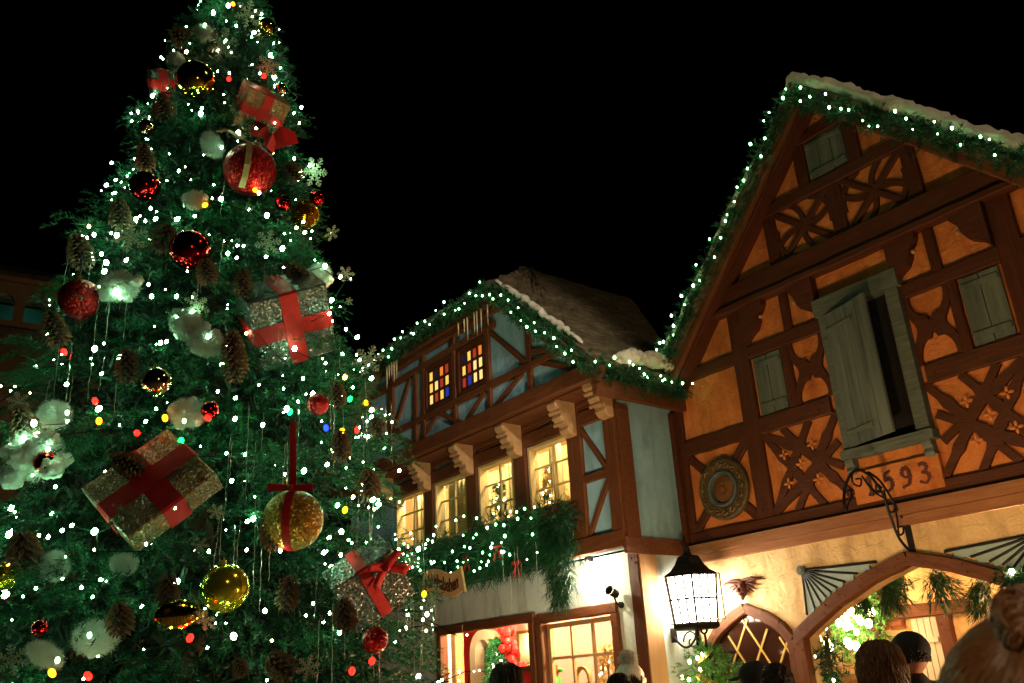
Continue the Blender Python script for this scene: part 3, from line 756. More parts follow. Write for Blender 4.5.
bumpy_poly(BH, 'roof_slope', (L3(UL - .1, 2.12, 6.14), L3(-6.4, 2.12, 8.42), L3(UR, RF, Rz), L3(UR - .4, RB, Rz - .3)), .16, M['roof'])
bumpy_poly(BH, 'roof_slope', (L3(-2.02, 2.12, 8.42), L3(.47, 2.12, 6.14), L3(UR, RF, Rz), L3(UR - .01, RF + .01, Rz)), .16, M['roof'])
snow_roll(BH, [(.46, -1.7, 6.22), (.40, -1.3, 6.32), (.36, -.7, 6.36), (.42, -.12, 6.28)], .20, M['snow'])
snow_roll(BH, [(-1.95, -2.05, 8.42), (-1.2, -2.05, 7.78), (-.5, -2.05, 7.1), (.15, -2.05, 6.5)], .09, M['snow'])
snow_roll(BH, [(-6.3, -2.05, 8.42), (-4, -2.08, 8.45), (-2.2, -2.08, 8.47)], .045, M['snow'])
# icicles from the eave
def icicle(parent, u, w, z, L, r=.02):
    b = MB(); b.lathe([(r, 0), (r * .8, -.15 * L), (r * .75, -.3 * L), (r * .45, -.65 * L), (.002, -L)][::-1], 8); return b.build('icicle', M['ice'], parent, True, loc=(u, -w, z))
M['ice'] = plain('frosted_icicle', (.50, .42, .26), .25)
for i in range(7):
    u = -3.2 + i * .15 + random.uniform(-.05, .05); icicle(BH, u, 2.05, 8.1, random.uniform(.25, .75), .020)
for i in range(5): icicle(BH, -5.95 + i * .1, 2.05, 8.12, random.uniform(.3, .6), .03)
# ================================================================== the big fir
AX, AY = -3.06, 8.0
ZP = [0.3, 1.0, 1.85, 2.36, 3.26, 4.25, 5.34, 6.5, 7.8, 9.3, 10.3, 11.0]
RP = [2.78, 2.70, 2.40, 2.14, 1.92, 1.68, 1.38, 1.06, .80, .38, .16, .03]
def RZ(z): return np.interp(z, ZP, RP)
def tree_pt(px, py, s=1.0):
    r = ray(px, py); best = None; bd = 9
    for t in np.arange(3.5, 14, .01):
        p = CAMP + r * t; d = math.hypot(p[0] - AX, p[1] - AY); k = d / max(RZ(p[2]) * s, .03)
        if k <= 1: return Vector(p)
        if k < bd: bd = k; best = p
    return Vector(best)
def outward(p):
    v = Vector((p.x - AX, p.y - AY, 0)); return (v.normalized() if v.length > .01 else Vector((0, -1, 0)))

TR = thing('christmas_tree', 'towering decorated fir covered in white lights, gifts and pine cones', 'tree', (AX, AY, 0))
b = MB(); b.tube([(0, 0, 0), (.02, 0, 3), (0, .02, 7), (0, 0, 10.9)], [.26, .20, .11, .02], 12); b.build('trunk', M['bark'], TR)
# boughs: main axes running outwards from the trunk, with side sprays towards the tips
camaz = math.atan2(-AY, -AX)
bp, bdv, bl = [], [], []
nb = 640
def lump(az, z): return 1 + .09 * math.sin(5 * az + 3 * z) * math.sin(2.3 * z + 1) + .06 * math.sin(9 * az - 4 * z)
for i in range(nb):
    z = 10.85 - 10.5 * (RNG.random() ** .62); R = float(RZ(z))
    az = camaz + RNG.normal() * 1.2 if RNG.random() < .8 else RNG.random() * 2 * PI
    ln = max(.07, R * lump(az, z) * (.92 + .22 * RNG.random()) * (1.10 if RNG.random() < .10 else 1) - .17)
    tilt = -.18 - .30 * RNG.random() + .6 * max(0, (z - 8.5) / 2.5)
    d = np.array((math.cos(az), math.sin(az), 0)); sd = np.array((-math.sin(az), math.cos(az), 0)); wd_ = .07 + .06 * min(R, 1.6)
    for k in range(24):
        t = .40 + .62 * math.sqrt(RNG.random()); la = RNG.normal() * wd_ * (1.35 - t * .8)
        p = d * ln * t + np.array((0, 0, z + tilt * ln * t * t * .55 + RNG.normal() * .025)) + sd * la
        dv = d * .9 + sd * (la / wd_) * .45 + np.array((0, 0, -.22 + RNG.normal() * .22))
        bp.append(p); bdv.append(dv); bl.append(.13 + .13 * RNG.random())
bp = np.array(bp); bdv = np.array(bdv); bl = np.array(bl)
V = sprays(bp, bdv, bl, 30, .052, .0068, .75, .18)
# twigs of the same sprays
me = tri_mesh('crown', V, M['needle'])
inst('crown', me, TR)
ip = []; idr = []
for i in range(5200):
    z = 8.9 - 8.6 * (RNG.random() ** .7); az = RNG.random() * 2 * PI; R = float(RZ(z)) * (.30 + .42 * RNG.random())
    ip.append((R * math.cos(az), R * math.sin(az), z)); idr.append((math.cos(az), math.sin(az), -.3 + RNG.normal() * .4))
me = tri_mesh('shaded_inner_boughs', sprays(ip, idr, .26, 12, .13, .032, .9), M['inner'])
inst('shaded_inner_boughs', me, TR)

# light strings: zigzag round the front of the tree, each bulb a part
def bulb_mesh(name, mat, seg=8):
    b = MB(); b.ball((0, 0, 0), 1.0, seg, (1, 1, 1.35)); return b.mesh(name, mat, True)
BM = bulb_mesh('bulb', M['bulb']); BW = bulb_mesh('bulb', M['bulbw']); RB_ = bulb_mesh('bulb', M['rbulb'])
zb = [10.75, 9.6, 8.5, 7.4, 6.4, 5.5, 4.7, 3.95, 3.25, 2.6, 1.95, 1.2]
where = ['round the very tip', 'just below the tip', 'around the small striped gift', 'around the big red ball', 'above the white cotton patches', 'around the white cotton patches',
         'around the silver gift', 'below the silver gift', 'around the big tan gift', 'around the glittering gold disc ball', 'around the lime gold ball', 'along the lowest boughs in view']
TUFT_PX = [(119, 287), (187, 320), (207, 343), (35, 455), (55, 415), (188, 413), (95, 638), (45, 655), (212, 145), (30, 440), (203, 34)]
for si in range(11):
    z1, z0 = zb[si], zb[si + 1]; st = thing('light_string', f'string of small white lights wound on the fir {where[si]}', 'string lights', (AX, AY, (z0 + z1) / 2), group='white light strings on the big tree')
    zc = (z0 + z1) / 2; n = int(30 + 23 * RZ(zc)); pts = []
    for k in range(n):
        t = k / (n - 1); z = z1 + (z0 - z1) * t + random.uniform(-.18, .18)
        ph = math.asin(math.sin((t * 3 + si * .3) * PI)) / (PI / 2)
        az = camaz + ph * 1.45 + random.uniform(-.15, .15); R = float(RZ(z)) * lump(az, z) * random.uniform(.84, 1.06)
        pts.append(Vector((R * math.cos(az), R * math.sin(az), z - zc)))
    for p in pts:
        s = random.choice((.005, .006, .007, .008, .010, .012, .015, .020)); inst('bulb', BW if random.random() < .2 else BM, st, p, (random.random(), random.random(), 0), s)
    for (px, py) in TUFT_PX:
        for k in range(1):
            q = tree_pt(px + random.uniform(-14, 14), py + random.uniform(-12, 10), 1.08)
            if z0 <= q.z < z1 and n < 97: n += 1; inst('bulb', BM, st, q - Vector((AX, AY, zc)), (0, 0, 0), .013)  # extra bulbs added by the cotton tufts to brighten them
    wp = [p * 1 for p in pts]; wp = [Vector((p.x * .97, p.y * .97, p.z)) for p in wp]
    cu = []
    for i in range(len(wp) - 1):
        for q in (0, .33, .66):
            v = wp[i].lerp(wp[i + 1], q); h = math.hypot(v.x, v.y); R = float(RZ(v.z + zc)) * .9
            if h > .01 and h < R: v.x *= R / h; v.y *= R / h
            cu.append(v)
    b = MB(); b.tube(cu, .004, 4); b.build('wire', M['wire'], st)

# larger coloured bulbs
CB = {}
for k, c, s in (('red', (1, .005, .003), 14), ('amber', (1, .22, .003), 13), ('green', (.005, 1, .09), 9), ('blue', (.006, .02, 1), 10), ('gold', (1, .55, .10), 12)):
    CB[k] = bulb_mesh('coloured_bulb', emit(k + '_bulb', c, s), 10)
for px, py, k, lab in ((229, 79, 'red', 'high up right of the dark gold mirror ball'), (194, 90, 'amber', 'beside the dark mirror ball near the tree top'), (233, 4, 'amber', 'at the very top of the tree'),
                       (264, 76, 'red', 'above the small striped gift near the top'), (255, 190, 'amber', 'at the foot of the big red ribboned ball'), (205, 205, 'amber', 'left of the big red ribboned ball'),
                       (64, 352, 'red', 'left of the long pine cone under the cotton patch'), (95, 401, 'red', 'above the left corner of the tan gift'), (99, 421, 'amber', 'over the left edge of the tan gift'),
                       (137, 433, 'red', 'on the top edge of the tan gift'), (181, 441, 'green', 'on the lid of the tan gift right of its ribbon'), (165, 418, 'amber', 'just above the top of the tan gift'), (208, 418, 'red', 'right of the tan gift top beside the white cotton'),
                       (290, 412, 'green', 'at the top of the red hanging ribbon'), (326, 428, 'blue', 'right of the red hanging ribbon'), (342, 431, 'amber', 'just right of the blue bulb'), (357, 430, 'red', 'right of the amber bulb pair under the snowflake'),
                       (366, 403, 'amber', 'under the silver snowflake on the right edge'), (345, 377, 'gold', 'under the right corner of the silver gift'), (350, 399, 'green', 'between the silver gift and the right edge of the tree'), (345, 510, 'amber', 'right of the gold disc ball'),
                       (424, 594, 'amber', 'under the hanging name board'), (7, 567, 'gold', 'at the far left edge of the picture'), (88, 676, 'red', 'low on the tree under the round pine cone'), (52, 673, 'amber', 'low on the left beside the white flake'),
                       (352, 671, 'red', 'low on the right below the red and silver gift'), (372, 661, 'red', 'just under the bow of the red and silver gift'), (293, 478, 'gold', 'right above the red bow'), (190, 638, 'red', 'small one under the gold ribbed ball')):
    p = tree_pt(px, py, 1.04); o = inst('coloured_bulb', CB[k], None, p, (random.uniform(-.6, .6), random.uniform(-.6, .6), 0), (.021, .021, .021))
    tag(o, f'large {k} lit bulb {lab}', 'light bulb', 'coloured bulbs on the tree')

# gift boxes ---------------------------------------------------------------
def gift(px, py, A, B, T, lab, paper, band=.24, bow=True, s=1.0, axes=(0, 1), bowat=(0, 0)):
    p = tree_pt(px, py, s); m = mpp(p)
    a = camvec(*A); b_ = camvec(*B); n = a.cross(b_)
    if n.dot(Vector(VIEW)) > 0: n = -n
    la, lb = a.length * m, b_.length * m; t = T * m; a.normalize(); n.normalize(); b_ = n.cross(a)
    th = thing('gift_box', lab, 'gift box', p, rot=Matrix((a, b_, n)).transposed().to_euler())
    bx = MB(); c = .012
    nn = 8; v = []
    def ring(z, ins): return [(-la / 2 + ins, -lb / 2 + ins, z), (la / 2 - ins, -lb / 2 + ins, z), (la / 2 - ins, lb / 2 - ins, z), (-la / 2 + ins, lb / 2 - ins, z)]
    v = ring(-t, c) + ring(-t + c, 0) + ring(-c, 0) + ring(0, c); f = [(3, 2, 1, 0), (12, 13, 14, 15)]
    for L in range(3): f += [(4 * L + i, 4 * L + (i + 1) % 4, 4 * L + 4 + (i + 1) % 4, 4 * L + 4 + i) for i in range(4)]
    bx.add(v, f); bx.build('box', M[paper], th)
    bw = band * min(la, lb) / 2
    r = MB(); e = .006
    for ax in axes:
        l_ = (la if ax == 0 else lb) / 2
        pr = [(-l_ - e, -t), (-l_ - e, -.01), (-l_ + .01, e + .002 * ax), (l_ - .01, e + .002 * ax), (l_ + e, -.01), (l_ + e, -t)]
        v = []
        for sgn in (-1, 1):
            for x, z in pr: v.append((x, sgn * bw, z) if ax == 0 else (sgn * bw, x, z))
        k = len(pr); r.add(v, [(i, i + 1, k + i + 1, k + i) for i in range(k - 1)])
    rb = r.build('ribbon', M['red'], th); sm = rb.modifiers.new('thickness', 'SOLIDIFY'); sm.thickness = .004
    if bow:
        q = MB(); L = min(la, lb) * .36
        for sg in (-1, 1):
            for tw in (.5, 2.4):
                ca, sa = math.cos(tw), math.sin(tw); pts = [(0, 0, .02)]
                for k in range(1, 8):
                    u = k / 7; x = L * math.sin(PI * u) * sg; pts.append((x * ca, x * sa, .02 + .10 * L / .3 * (1 - math.cos(2 * PI * u)) / 2 + .02 * u))
                v = []
                for x, y, z in pts: v += [(x - sa * bw * .7, y + ca * bw * .7, z), (x + sa * bw * .7, y - ca * bw * .7, z)]
                q.add(v, [(2 * i, 2 * i + 1, 2 * i + 3, 2 * i + 2) for i in range(len(pts) - 1)])
            q.add([(0, -bw * .3, .02), (0, bw * .3, .02), (sg * L * .9, -L * .7 + bw * .8, .03), (sg * L * 1.0, -L * .7 - bw * .6, .05)], [(0, 1, 2, 3)])
        q.ball((0, 0, .04), bw * .8, 10)
        o = q.build('bow', M['red'], th, True, loc=(bowat[0] * la, bowat[1] * lb, 0)); sm = o.modifiers.new('thickness', 'SOLIDIFY'); sm.thickness = .004
    return th
gift(148, 480, (68, -40, 48), (67, 55, -49), 27, 'big tan glitter gift box crossed by wide red ribbon', 'goldpaper', .26, False, 1.05)
gift(294, 328, (68, 22, -36), (-8, 66, 34), 56, 'silver gift box with red ribbon under a frosted pine cone', 'silverpaper', .24, False, .97, axes=(0, 1))
gift(375, 592, (56, 34, -22), (-22, 50, 24), 40, 'silver gift box edged by red ribbon loops at the lower right of the tree', 'silverpaper', .20, True, 1.05, axes=(1,), bowat=(.30, .34))
gift(262, 116, (34, -12, -26), (10, 38, 18), 34, 'small dull gift box above the big red ribboned ball', 'goldpaper', .2, False, .98)
gift(164, 84, (18, 4, -12), (-4, 22, 12), 18, 'tiny red and white gift box on the left edge near the tree top', 'silverpaper', .4, False, 1.02)

# balls ---------------------------------------------------------------------
def ball_thing(px, py, rpx, mat, lab, s=1.03, ribbed=False, sc=(1, 1, 1), capm='brass', rot=None):
    p = tree_pt(px, py, s); r = rpx * mpp(p)
    t = thing('ornament_ball', lab, 'ornament', p, group='glass balls on the tree', rot=rot if rot is not None else (random.uniform(-.3, .3), random.uniform(-.3, .3), 0))
    b = MB()
    if ribbed:
        prof = []
        for i in range(45):
            th = PI * i / 44; k = 1 + .05 * math.cos(i * PI); prof.append((math.sin(th) * k, -math.cos(th)))
        b.lathe([(a * r * sc[0], z * r * sc[2]) for a, z in prof], 32)
    else: b.ball((0, 0, 0), r, 32, sc)
    b.build('globe', M[mat], t, not ribbed)
    b = MB(); b.lathe([(r * .16, r * .97 * sc[2]), (r * .17, r * 1.12 * sc[2]), (r * .10, r * 1.16 * sc[2])], 14); b.build('cap', M[capm], t)
    b = MB(); b.tube([(r * .09 * math.cos(a), 0, r * 1.22 * sc[2] + r * .09 * math.sin(a)) for a in [k * PI / 5 for k in range(11)]], r * .02, 6); b.build('hook', M['brass'], t)
    return t, p, r
ball_thing(145, 186, 15, 'redball', 'shiny red ball on the left edge beneath an upper pine cone')
ball_thing(190, 250, 20, 'redball', 'shiny red ball with dark top above the long cotton strip')
ball_thing(80, 299, 20, 'redglit', 'red glitter ball left of the square white cotton patch')
ball_thing(46, 462, 12, 'redball', 'small red ball half buried in boughs left of the tan gift')
t_, p_, r_ = ball_thing(250, 170, 26, 'redglit', 'big red glitter ball with a cream ribbon high on the tree')
b = MB(); v = []
pts = [(-.9, .95, 1.25), (-.62, .8, 1.38), (-.15, .3, 1.1), (.15, .55, .95), (.25, .95, .45), (.22, 1.05, 0), (.1, .96, -.45), (-.1, .72, -.8)]
for x, y, z in pts:
    q = camvec(x, z, y) * r_; v += [q + camvec(-.11, .02, 0) * r_, q + camvec(.11, -.02, 0) * r_]
b.add(v, [(2 * i, 2 * i + 1, 2 * i + 3, 2 * i + 2) for i in range(len(pts) - 1)])
o = b.build('cream_ribbon', M['ribbon'], t_); o.rotation_euler = t_.rotation_euler.to_matrix().inverted().to_euler(); o.modifiers.new('t', 'SOLIDIFY').thickness = .004
b = MB()
for (x0, y0, x1, y1, w_) in ((.5, 1.6, 1.0, .75, .2), (1.0, .7, 2.0, 1.05, .38), (.8, .85, 1.2, .6, .3)):
    a0 = camvec(x0, y0, .9) * r_; a1 = camvec(x1, y1, .9) * r_; mid = (a0 + a1) / 2 + camvec(.1, .15, .3) * r_; sd = camvec(-(y1 - y0), x1 - x0, .2).normalized() * w_ * r_
    b.add([a0 - sd * .4, a0 + sd * .4, mid + sd, a1 + sd * .6, a1 - sd * .6, mid - sd], [(0, 1, 2, 5), (5, 2, 3, 4)])
o = b.build('red_bow', M['red'], t_); o.rotation_euler = t_.rotation_euler.to_matrix().inverted().to_euler(); o.modifiers.new('t', 'SOLIDIFY').thickness = .004
ball_thing(283, 203, 8, 'redball', 'small red ball left of the ribbed gold ball on the right edge')
ball_thing(317, 198, 8, 'redball', 'small red ball above the ribbed gold ball on the right edge')
ball_thing(305, 215, 14, 'goldball', 'ribbed gold ball on the right edge under a pale snowflake', ribbed=True)
ball_thing(196, 80, 19, 'goldball', 'dark gold mirror ball reflecting lights near the tree top')
ball_thing(266, 27, 9, 'goldball', 'yellow gold ball near the tip of the tree')
ball_thing(147, 127, 8, 'copperball', 'small copper mirror ball on the left edge above a pine cone')
ball_thing(157, 382, 15, 'copperball', 'copper mirror ball hanging above the tan gift')
ball_thing(225, 588, 24, 'limeball', 'large lime gold mirror ball at the bottom centre of the tree', 1.06)
ball_thing(178, 615, 24, 'goldball', 'squat ribbed gold ornament left of the lime gold ball', 1.06, True, (.58, .58, 1), rot=(0, PI / 2, -.15))
ball_thing(2, 578, 13, 'limeball', 'yellow gold ball cut by the left border of the picture')
ball_thing(318, 404, 11, 'redglit', 'red glitter ball under the silver gift')
ball_thing(210, 410, 9, 'redball', 'small red ball left of the long cone above the tan gift')
ball_thing(281, 89, 6, 'copperball', 'tiny copper ball at the upper right edge of the tree')
ball_thing(375, 640, 13, 'redglit', 'red glitter ball under the red and silver gift')
ball_thing(40, 628, 8, 'redball', 'small red ball low on the left above a white frond')
# gold glitter disc ball with red ribbon and bow
p = tree_pt(293, 520, 1.08); r = 30 * mpp(p); t = thing('ornament_ball', 'big gold glitter ball hung on a long red ribbon', 'ornament', p, group='glass balls on the tree')
b = MB(); b.ball((0, 0, 0), r, 32); b.build('globe', M['goldglit'], t, True)
F2 = Matrix((camvec(-1, 0, 0), camvec(0, 0, 1), camvec(0, 1, 0))).transposed()
b = MB()
v = []
for k in range(15):
    a = PI / 2 - PI * k / 14; v += [(-r * .13, r * 1.015 * math.cos(a), r * 1.015 * math.sin(a)), (r * .13, r * 1.015 * math.cos(a), r * 1.015 * math.sin(a))]
b.add(v, [(2 * k, 2 * k + 1, 2 * k + 3, 2 * k + 2) for k in range(14)])
b.add([(-r * .11, 0, r), (r * .11, 0, r), (r * .10, 0, r * 3.3), (-r * .10, 0, r * 3.3)], [(0, 1, 2, 3)])
o = b.build('ribbon', M['red'], t); o.rotation_euler = F2.to_euler(); o.modifiers.new('t', 'SOLIDIFY').thickness = .005
b = MB()
for sg in (-1, 1):
    b.add([(0, .3 * r, r * 1.12 - .08 * r), (0, .3 * r, r * 1.12 + .08 * r), (sg * r * .75, .36 * r, r * 1.28), (sg * r * .75, .36 * r, r * 1.0)], [(0, 1, 2, 3)])
    b.add([(0, .22 * r, r * 1.12 - .08 * r), (0, .22 * r, r * 1.12 + .08 * r), (sg * r * .72, .1 * r, r * 1.26), (sg * r * .72, .1 * r, r * 1.02)], [(0, 1, 2, 3)])
b.ball((0, .3 * r, r * 1.13), r * .12, 10)
o = b.build('bow', M['red'], t); o.rotation_euler = F2.to_euler(); o.modifiers.new('t', 'SOLIDIFY').thickness = .006

# pine cones ------------------------------------------------------------------
def cone_mesh(name, elong, seed):
    rn = random.Random(seed); b = MB(); L = 2 * elong
    b.lathe([(.02, -elong), (.40, -elong * .6), (.48, 0), (.34, elong * .6), (.05, elong)], 10)
    ncore = len(b.f); rows = int(7 * elong ** .7) + 2; k = 0
    for i in range(rows):
        z = -elong * .96 + L * .95 * i / rows; q = (z + elong) / L
        R = (.30 + .70 * math.sin(min(1, q * 1.25 + .12) * PI * .62)) * (1.0 if q < .72 else max(.25, 1 - (q - .72) * 2.5)); n = 8 if R > .5 else 5
        for j in range(n):
            a = (j + .5 * (i % 2)) * 2 * PI / n + rn.uniform(-.08, .08); w_ = R * 2.5 / n * .50; h = .13 * elong ** .3
            dx, dy = math.cos(a), math.sin(a); tx, ty = -dy, dx; ri = R * .45; ro = R * rn.uniform(.93, 1.05); up = -.22
            pts = [(ri, -w_ * .5, 0), (ri, w_ * .5, 0), (ro * .9, w_ * .85, -up * .3), (ro, 0, -up * 1.2), (ro * .9, -w_ * .85, -up * .3)]
            lo = [(dx * x + tx * y, dy * x + ty * y, z + s - h * .25) for x, y, s in pts]; hi = [(dx * x + tx * y, dy * x + ty * y, z + s + h * .22) for x, y, s in pts]
            b.add(lo + hi, [(4, 3, 2, 1, 0), (5, 6, 7, 8, 9)] + [(m_, (m_ + 1) % 5, 5 + (m_ + 1) % 5, 5 + m_) for m_ in range(5)])
    b.m = [1] * ncore + [0] * (len(b.f) - ncore); return b.mesh(name, [M['cone'], M['conecore']])
CM = {e: cone_mesh('pine_cone', e, int(e * 10)) for e in (1.15, 1.4, 2.0)}
for px, py, rx, e, tl, lab in ((182, 38, 12, 1.15, .9, 'on the left edge close to the tip'), (163, 107, 12, 1.15, .3, 'on the left edge under the tiny red and white gift'), (145, 158, 11, 1.4, .1, 'on the left edge right above the shiny red ball'),
        (120, 215, 12, 1.4, .1, 'on the left edge below the shiny red ball'), (162, 238, 14, 1.15, -.6, 'left of the shiny red ball with the dark top'), (80, 252, 14, 1.4, .2, 'on the left edge above the red glitter ball'),
        (207, 272, 12, 1.15, .2, 'small and dark right of the red ball with dark top'), (243, 284, 11, 1.4, 0, 'dark one left above the silver gift'), (297, 275, 12, 1.15, .6, 'frosted one on top of the silver gift'), (314, 305, 12, 1.15, -.3, 'dark one resting against the right of the silver gift'),
        (234, 357, 14, 2.0, .08, 'longest one left of the silver gift'), (127, 366, 13, 1.4, 0, 'brown one above the tan gift under the cotton patch'), (55, 330, 14, 1.4, .3, 'dim one on the left edge below the red glitter ball'), (24, 425, 15, 1.4, .3, 'dark one in front of the far left cotton patch'),
        (128, 464, 14, 1.4, 1.2, 'lying on the lid of the tan gift'), (24, 551, 18, 1.15, .1, 'broad one at the far left below the cotton'), (120, 620, 15, 1.15, .1, 'broad and pale brown beside the squat gold ornament'), (168, 592, 13, 1.4, 0, 'upright one just above the squat gold ornament'),
        (288, 594, 13, 1.4, -.15, 'brown one right of the lime gold ball'), (272, 532, 14, 1.4, .2, 'frosted one overlapping the gold glitter ball'), (369, 484, 13, 1.15, 0, 'on the right of the tree beside the lit windows'), (340, 447, 12, 1.4, 0, 'frosted dark one right of the red hanging ribbon'),
        (377, 425, 9, 1.15, .3, 'small amber lit one at the right edge beside the blue house'), (345, 616, 13, 1.4, .2, 'frosted dark one left of the red and silver gift'), (281, 666, 15, 1.15, .9, 'lying one at the bottom under the lime gold ball'), (395, 597, 9, 1.4, 0, 'dark one right behind the red and silver gift'), (337, 395, 10, 1.4, .1, 'dark one under the right end of the silver gift'),
        (293, 172, 10, 1.15, .7, 'small frosted one right of the big red ribboned ball'), (240, 668, 9, 1.15, .4, 'half hidden one at the bottom left of the lying cone')):
    p = tree_pt(px, py, 1.05); r = rx * mpp(p)
    R_ = Matrix((camvec(-1, 0, 0), camvec(0, 0, 1), camvec(0, 1, 0))).transposed() @ Matrix.Rotation(tl, 3, 'Y') @ Matrix.Rotation(random.random() * 6, 3, 'Z') @ Matrix.Rotation(PI, 3, 'X')
    tag(inst('pine_cone', CM[e], None, p, R_, r), f'pine cone {lab}', 'pine cone', 'pine cones on the tree')

# snowflakes ---------------------------------------------------------------
def flake_mesh():
    b = MB()
    for k in range(6):
        a = k * PI / 3; c, s = math.cos(a), math.sin(a)
        def seg(x0, y0, x1, y1, w_):
            X0, Y0, X1, Y1 = x0 * c - y0 * s, x0 * s + y0 * c, x1 * c - y1 * s, x1 * s + y1 * c
            d = Vector((X1 - X0, Y1 - Y0)).normalized() * w_; q = Vector((-d.y, d.x)); t = .025
            v = [(X0 + q.x, Y0 + q.y), (X0 - q.x, Y0 - q.y), (X1 - q.x, Y1 - q.y), (X1 + q.x, Y1 + q.y)]
            b.add([(x, y, -t) for x, y in v] + [(x, y, t) for x, y in v], [(3, 2, 1, 0), (4, 5, 6, 7), (0, 1, 5, 4), (1, 2, 6, 5), (2, 3, 7, 6), (3, 0, 4, 7)])
        seg(0, 0, 1, 0, .045)
        for x, l in ((.35, .25), (.58, .30), (.80, .18)):
            for sg in (-1, 1): seg(x, 0, x + l * .6, sg * l * .8, .04)
        seg(.24, -.14, .24, .14, .035)
    return b.mesh('snowflake', M['flake'])
FM = flake_mesh()
for px, py, r, lab in ((315, 172, 16, 'at the right edge beside the small frosted cone'), (346, 274, 9, 'sticking out past the right edge above the silver gift'), (349, 301, 4, 'tiny at the right edge below another'), (368, 360, 17, 'lit red at its centre right of the silver gift'), (18, 402, 11, 'on the far left over a dark cone'),
        (222, 45, 17, 'near the tip left of the yellow gold ball'), (248, 14, 14, 'close to the very tip of the tree'), (130, 236, 17, 'left of the pine cone above the square cotton patch'), (268, 243, 14, 'above the left corner of the silver gift'), (197, 305, 14, 'over the long cotton strip'),
        (332, 233, 9, 'under the ribbed gold ball on the right edge'), (205, 620, 13, 'between the squat gold ornament and the lime ball'), (216, 512, 9, 'right of the tan gift'), (200, 545, 9, 'below the right end of the tan gift'), (308, 668, 13, 'at the bottom right of the lying pine cone'), (12, 660, 16, 'frosty green one in the lower left corner'), (378, 555, 12, 'above the bow of the red and silver gift'), (412, 560, 10, 'at the right edge near the hanging name board'), (268, 66, 12, 'beside the small striped gift at the top')):
    p = tree_pt(px, py, 1.10); R_ = Matrix((camvec(1, 0, 0), camvec(0, 1, 0), camvec(0, 0, 1))).transposed() @ Euler((random.uniform(-.5, .5), random.uniform(-.6, .6), random.uniform(0, 1))).to_matrix()
    tag(inst('snowflake', FM, None, p, R_, r * mpp(p)), f'glittering snowflake ornament {lab}', 'snowflake', 'snowflakes on the tree')

# cotton snow tufts ----------------------------------------------------------
def tuft(px, py, rx, ry, lab, rot=0, s=.98):
    p = tree_pt(px, py, s); m = mpp(p); b = MB(); rn = np.random.default_rng(px)
    blobs = []
    for k in range(9):
        a = rn.uniform(-.95, .95); c = rn.uniform(-.8, .8); blobs.append((a * rx * m, c * ry * m, rn.uniform(-.3, .3) * ry * m, rn.uniform(.3, .55) * min(rx, ry) * m * .85))
    blobs.append((0, 0, 0, .6 * min(rx, ry) * m))
    for x, y, z, r in blobs:
        ph = rn.uniform(0, 6, 6)
        b.ball((x, y, z), r, 18, fn=lambda d: 1 + .12 * math.sin(5 * d.x + ph[0]) * math.sin(6 * d.y + ph[1]) + .07 * math.sin(13 * d.z + ph[2] + 9 * d.x) + .05 * math.sin(23 * d.y + ph[3]))
    R_ = Matrix((camvec(1, 0, 0), camvec(0, 1, 0), camvec(0, 0, 1))).transposed() @ Matrix.Rotation(rot, 3, 'Z')
    t = thing('cotton_tuft', lab, 'cotton snow', p, rot=R_.to_euler(), group='cotton snow tufts on the tree')
    o = b.build('tuft', M['cotton'], t, True)
    rm = o.modifiers.new('blend', 'REMESH'); rm.mode = 'VOXEL'; rm.voxel_size = max(.008, rx * m / 22); rm.use_smooth_shade = True
    dm = o.modifiers.new('fluff', 'DISPLACE'); tx = bpy.data.textures.new('fluff', 'CLOUDS'); tx.noise_scale = .05; tx.noise_depth = 4; dm.texture = tx; dm.strength = .04
    # loose fibres
    n = 2600; q = rn.normal(size=(n, 3)); q /= np.linalg.norm(q, axis=1, keepdims=True); pos = q * np.array((rx * m * .9, ry * m * .85, ry * m * .6)) * (.55 + .5 * rn.random((n, 1)))
    inst('fibre', tri_mesh('fibre', sprays(pos, q, .02, 4, .034, .0018, .9), M['cotton']), t)
tuft(119, 287, 20, 15, 'square white cotton tuft right of the red glitter ball', s=1.04)
tuft(187, 325, 17, 15, 'upper end of the long white cotton strip left of centre', -.7, 1.04); tuft(207, 343, 20, 13, 'lower end of the long white cotton strip left of the longest cone', -.2, 1.04)
tuft(35, 455, 30, 28, 'largest white cotton tuft at the far left', s=1.03); tuft(55, 415, 15, 14, 'small cotton tuft above the largest one at the far left')
tuft(188, 413, 18, 14, 'bluish cotton tuft right above the tan gift'); tuft(95, 638, 22, 17, 'cotton tuft low on the tree left of the broad cone'); tuft(45, 655, 18, 9, 'slim cotton tuft in the lower left corner', -.5)
tuft(55, 566, 12, 14, 'dim cotton tuft right of the broad cone at far left'); tuft(320, 276, 10, 14, 'cotton tuft right of the frosted cone on the silver gift'); tuft(212, 145, 9, 14, 'pale cotton tuft left of the big red ribboned ball', .5); 
tuft(203, 34, 9, 9, 'cotton tuft near the tip beside the lying cone'); tuft(176, 62, 7, 9, 'tiny cotton tuft on the left edge near the tip'); tuft(195, 200, 11, 8, 'dim cotton tuft above the shiny red ball with the dark top'); tuft(124, 564, 11, 8, 'small cotton tuft below the tan gift'); 

